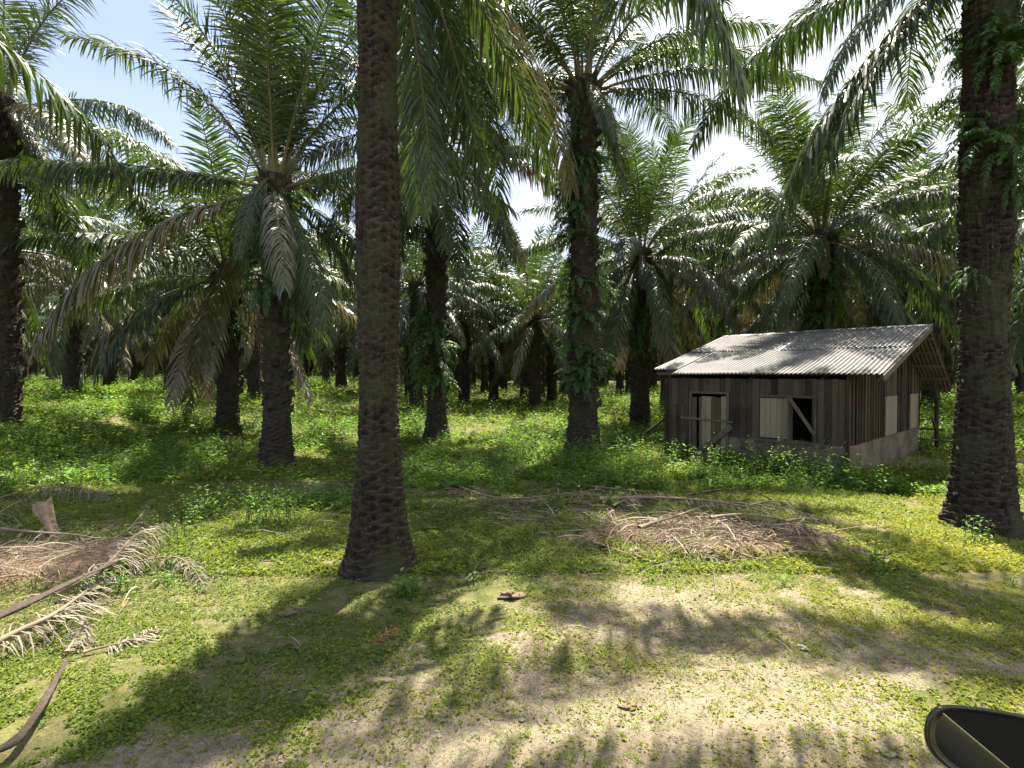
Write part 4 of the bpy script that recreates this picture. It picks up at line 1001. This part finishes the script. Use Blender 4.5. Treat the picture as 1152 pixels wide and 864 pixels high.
mb = MB(); v, q_ = sheet(-.70, 5.0, RT, BT, .045, 7, pitch=.10); mb.add(v, q_, a=.35); hb(mb, 'rear_roof', M['roof_rusty'], smooth=True)
mb = MB()
for (s0, s1, dz_) in ((-.74, 2.5, .10), (2.45, 5.0, .085)):
    mb.add([(s0, RT - .16, RZ + dz_ - .055), (s1, RT - .16, RZ + dz_ - .055), (s1, RT, RZ + dz_), (s0, RT, RZ + dz_), (s1, RT + .16, RZ + dz_ - .07), (s0, RT + .16, RZ + dz_ - .07)], [(0, 1, 2, 3), (3, 2, 4, 5)], a=.8)
hb(mb, 'ridge_cap', M['roof'], parent=roof)
# purlins and rafters, barge board
for t in (.2, 1.1, 2.3, 3.5, 4.42, 4.9, 5.6, 6.3, 7.0, 7.65):
    mb = MB(); z = float(roof_z(t)) - .02; mb.box((-.66, t - .03, z - .065), (5.5, 0, 0), (0, .055, 0), (0, 0, .07), a=rw.random()); hb(mb, 'purlin', M['wood_mid'])
for s in (-.55, .5, 2.1, 3.9):
    mb = MB()
    mb.beam((s, .0, float(roof_z(.0)) - .135), (s, RT, RZ - .135), .045, .09, a=.4)
    if s > 0: mb.beam((s + .002, RT, RZ - .13), (s + .002, 7.7, float(roof_z(7.7)) - .14), .045, .09, a=.4)
    hb(mb, 'rafter', M['wood'])
mb = MB(); mb.beam((-.72, -.17, 2.22), (-.72, RT, RZ + .0), .022, .13, a=.95); hb(mb, 'barge_board', M['wood_mid'])
# lean-to posts and rail
for (s, t) in ((-.35, 7.55), (2.0, 7.6), (4.3, 7.6)):
    mb = MB(); mb.tube([(s, t, -.2), (s + .02, t, 1.0), (s, t, float(roof_z(t)) - .1)], [.06, .055, .05], 8, a=.4); hb(mb, 'post', M['wood'])
mb = MB(); mb.beam((-.35, 7.5, .55), (-.35, 6.85, .95), .05, .06, a=.5); hb(mb, 'post_brace', M['wood']); mb = MB(); mb.beam((-.36, 7.5, float(roof_z(7.5)) - .5), (-.36, 6.9, float(roof_z(6.9)) - .2), .05, .05, a=.5); hb(mb, 'post_brace', M['wood'])
mb = MB(); mb.beam((-.5, 7.62, .62), (4.4, 7.62, .58), .07, .06, a=.7); mb.beam((-.9, 7.4, .32), (2.2, 7.4, .30), .2, .04, a=.7); hb(mb, 'rail', M['wood_mid'])
# leaning pole at the left corner of the hut
mb = MB(); p = np.array(ground_at(750, 512)); 
xa, ya = ground_at(758, 500); 
pole = thing('leaning_pole', 'dark bare pole leaning against the left corner of the hut', 'pole', (3.35, 16.6, 0))
mb.tube([(0, 0, -.05), (.45, -.55, .62), (.95, -1.15, 1.18)], [.045, .04, .03], 8); mb.build('shaft', M['wood'], pole, True)

# ------------------------------------------------------------------ vehicle: its wing mirror shows at the lower right
M['black'] = solid_mat('black_plastic', (.010, .010, .011), (.016, .016, .017), .22, 30, .0, spec=.6)
M['paint'] = solid_mat('dark_car_paint', (.012, .013, .014), (.018, .019, .020), .2, 3, 0, spec=.6)
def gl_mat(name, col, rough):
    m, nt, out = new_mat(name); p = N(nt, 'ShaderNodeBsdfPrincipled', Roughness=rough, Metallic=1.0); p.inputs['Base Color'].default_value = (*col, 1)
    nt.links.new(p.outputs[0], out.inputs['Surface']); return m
M['mirror'] = gl_mat('mirror_glass', (.17, .17, .13), .12); M['reflection_dark'] = solid_mat('painted_dark_reflection', (.011, .012, .011), (.014, .015, .014), .6, 5, 0, spec=.08)  # second one: dark part of the reflection put into a matt colour
M['reflection_edge'] = gl_mat('painted_bright_reflection', (.75, .76, .74), .15)  # bright colour for the reflected edge painted across the glass
veh = thing('parked_vehicle', 'dark vehicle of which only the black wing mirror shows at the lower right', 'vehicle', (1.15, -.2, 0))
off = np.array([1.15, -.2, 0])
def pxp(px, py, d): return np.array([(px - 576) * d / F_, d, HC - (py - 420) * d / F_])
D0 = .80
out_px = [(1044, 818), (1048, 806), (1057, 798), (1070, 795.5), (1100, 798), (1130, 802), (1165, 809), (1200, 819), (1222, 840), (1226, 880), (1205, 912), (1165, 915), (1130, 903), (1095, 885), (1066, 868), (1049, 850), (1043, 832)]
O = np.array([pxp(a_, b_, D0) for a_, b_ in out_px])
def smooth_loop(Pp, it=2):
    for _ in range(it):
        Nn = np.roll(Pp, -1, 0); Pp = np.stack([.75 * Pp + .25 * Nn, .25 * Pp + .75 * Nn], 1).reshape(-1, 3)
    return Pp
O = smooth_loop(O); ctr = O.mean(0); K = len(O)
rings = []
for (sc_, dy) in ((.80, .012), (.86, .001), (.93, -.004), (.975, .0), (1.0, .012), (1.0, .035), (.96, .07), (.85, .105), (.6, .13), (.25, .14)):
    r_ = ctr + (O - ctr) * sc_ + (ctr - [0, 0, HC]) / ctr[1] * dy; rings.append(r_)
V = np.vstack(rings) - off; Q = np.array([(i * K + j, (i + 1) * K + j, (i + 1) * K + (j + 1) % K, i * K + (j + 1) % K) for i in range(len(rings) - 1) for j in range(K)])
V = np.vstack([V, ctr + (ctr - [0, 0, HC]) / ctr[1] * .14 - off]); T = [((len(rings) - 1) * K + j, len(V) - 1, (len(rings) - 1) * K + (j + 1) % K) for j in range(K)]
hous = link('mirror_housing', mesh_arrays('mirror_housing', V, Q, T, [M['black']], attrs={'v': np.full(len(V), .5)}, smooth=True), veh)
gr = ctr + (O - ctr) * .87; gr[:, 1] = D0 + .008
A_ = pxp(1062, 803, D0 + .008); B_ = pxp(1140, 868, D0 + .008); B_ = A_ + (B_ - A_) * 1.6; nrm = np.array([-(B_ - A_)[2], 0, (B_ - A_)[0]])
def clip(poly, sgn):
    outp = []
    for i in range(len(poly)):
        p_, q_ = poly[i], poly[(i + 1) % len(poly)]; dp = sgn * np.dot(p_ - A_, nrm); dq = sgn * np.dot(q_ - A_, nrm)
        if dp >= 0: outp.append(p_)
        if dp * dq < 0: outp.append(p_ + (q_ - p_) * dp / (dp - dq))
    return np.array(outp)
for sgn, nm, mt in ((-1, 'mirror_glass', 'mirror'), (1, 'dark_reflection', 'reflection_dark')):  # glass cut in two panes, the reflection's diagonal split put into their colours
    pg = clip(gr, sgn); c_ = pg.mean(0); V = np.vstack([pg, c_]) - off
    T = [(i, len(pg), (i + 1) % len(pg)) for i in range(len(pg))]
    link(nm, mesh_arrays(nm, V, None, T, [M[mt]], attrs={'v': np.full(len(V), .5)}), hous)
mb = MB(); mb.beam(A_ - off + [0, -.002, 0], A_ + (B_ - A_) * .78 - off + [0, -.002, 0], .0016, .002, up=(0, 1, 0), a=.5); mb.build('reflection_line', M['reflection_edge'], hous)  # strip added to draw the bright reflected line, no real trim
# arm and door, below the frame
mb = MB(); mb.tube([ctr + [.03, .05, -.09] - off, ctr + [.10, .02, -.16] - off, ctr + [.22, -.05, -.22] - off], [.03, .028, .035], 10); mb.build('mirror_arm', M['black'], veh, True)
Lr = []
for (z_, b_) in ((.42, .05), (.6, .02), (.9, .0), (1.2, .0), (1.38, .03), (1.45, .07), (1.45, .16), (.42, .16)):
    Lr.append([(.92 + b_, ya_, z_) for ya_ in (-.95, -.9, -.4, .2, .62, .70)])
Lr = np.array(Lr); nr_, nc_ = Lr.shape[:2]; V = Lr.reshape(-1, 3) - off
Q = [(i * nc_ + j, i * nc_ + j + 1, ((i + 1) % nr_) * nc_ + j + 1, ((i + 1) % nr_) * nc_ + j) for i in range(nr_) for j in range(nc_ - 1)]
link('door', mesh_arrays('door', V, Q, None, [M['paint']], attrs={'v': np.full(len(V), .5)}, smooth=False), veh)

# ------------------------------------------------------------------ sky, sun, camera
SUN_EL, SUN_AZ = 63.0, 15.0       # azimuth to the right of straight ahead (+Y)
w = bpy.data.worlds.new('World'); SC.world = w; w.use_nodes = True; nt = w.node_tree; nt.nodes.clear()
out = nt.nodes.new('ShaderNodeOutputWorld'); bg = nt.nodes.new('ShaderNodeBackground')
sky = nt.nodes.new('ShaderNodeTexSky'); sky.sky_type = 'NISHITA'; sky.sun_disc = False
sky.sun_elevation = R_(SUN_EL); sky.sun_rotation = R_(SUN_AZ); sky.air_density = 1.0; sky.dust_density = 1.2; sky.ozone_density = 1.6
tc = nt.nodes.new('ShaderNodeTexCoord')
sx = nt.nodes.new('ShaderNodeSeparateXYZ'); nt.links.new(tc.outputs['Generated'], sx.inputs[0])
# flat cloud layer: direction divided by height
zc = math_n(nt, 'MAXIMUM', sx.outputs[2], .08)
cb = nt.nodes.new('ShaderNodeCombineXYZ')
nt.links.new(math_n(nt, 'DIVIDE', sx.outputs[0], zc), cb.inputs[0]); nt.links.new(math_n(nt, 'DIVIDE', sx.outputs[1], zc), cb.inputs[1])
n1 = N(nt, 'ShaderNodeTexNoise', Scale=.9, Detail=9.0, Roughness=.58); nt.links.new(cb.outputs[0], n1.inputs['Vector'])
bias = math_n(nt, 'MULTIPLY', math_n(nt, 'ADD', sx.outputs[0], .12), .55)
cf = math_n(nt, 'ADD', n1.outputs[0], bias)
cm = ramp(nt, cf, [(.44, (0, 0, 0)), (.72, (1, 1, 1))])
n2 = N(nt, 'ShaderNodeTexNoise', Scale=2.6, Detail=8.0, Roughness=.6); nt.links.new(cb.outputs[0], n2.inputs['Vector'])
cc = ramp(nt, n2.outputs[0], [(.36, (3.9, 4.3, 5.2)), (.56, (6.6, 6.8, 7.1)), (.7, (8.6, 8.6, 8.6))])
blue = mixc(nt, .75, sky.outputs[0], (3.3, 4.1, 6.4))
c = mixc(nt, cm, blue, cc)
hz = ramp(nt, sx.outputs[2], [(.0, (.8, .8, .8)), (.4, (0, 0, 0))])
c = mixc(nt, hz, c, (6.2, 6.6, 7.2))
nt.links.new(c, bg.inputs['Color']); bg.inputs['Strength'].default_value = .053
nt.links.new(bg.outputs[0], out.inputs['Surface'])
sl = bpy.data.lights.new('sun', 'SUN'); sl.energy = 5.0; sl.angle = R_(.7); sl.color = (1.0, .93, .80)
so_ = bpy.data.objects.new('sun', sl); COL.objects.link(so_)
sd_ = Vector((math.sin(R_(SUN_AZ)) * math.cos(R_(SUN_EL)), math.cos(R_(SUN_AZ)) * math.cos(R_(SUN_EL)), math.sin(R_(SUN_EL))))
so_.rotation_euler = sd_.to_track_quat('Z', 'Y').to_euler(); so_.location = (0, 0, 30)
cam = bpy.data.cameras.new('camera'); co = bpy.data.objects.new('camera', cam); COL.objects.link(co)
cam.sensor_width = 36; cam.lens = 36 * F_ / 1152; cam.clip_start = .05; cam.clip_end = 3000
co.location = (0, 0, HC); co.rotation_euler = (R_(90 - math.degrees(math.atan(12 / F_))), 0, 0)
SC.camera = co
SC.view_settings.view_transform = 'Standard'; SC.view_settings.look = 'None'; SC.view_settings.gamma = 1; SC.view_settings.use_curve_mapping = False
SC.view_settings.exposure = 2.0
SC.cycles.max_bounces = 6; SC.cycles.transparent_max_bounces = 4; SC.cycles.use_denoising = True
SC.cycles.diffuse_bounces = 3; SC.cycles.glossy_bounces = 2; SC.cycles.transmission_bounces = 3
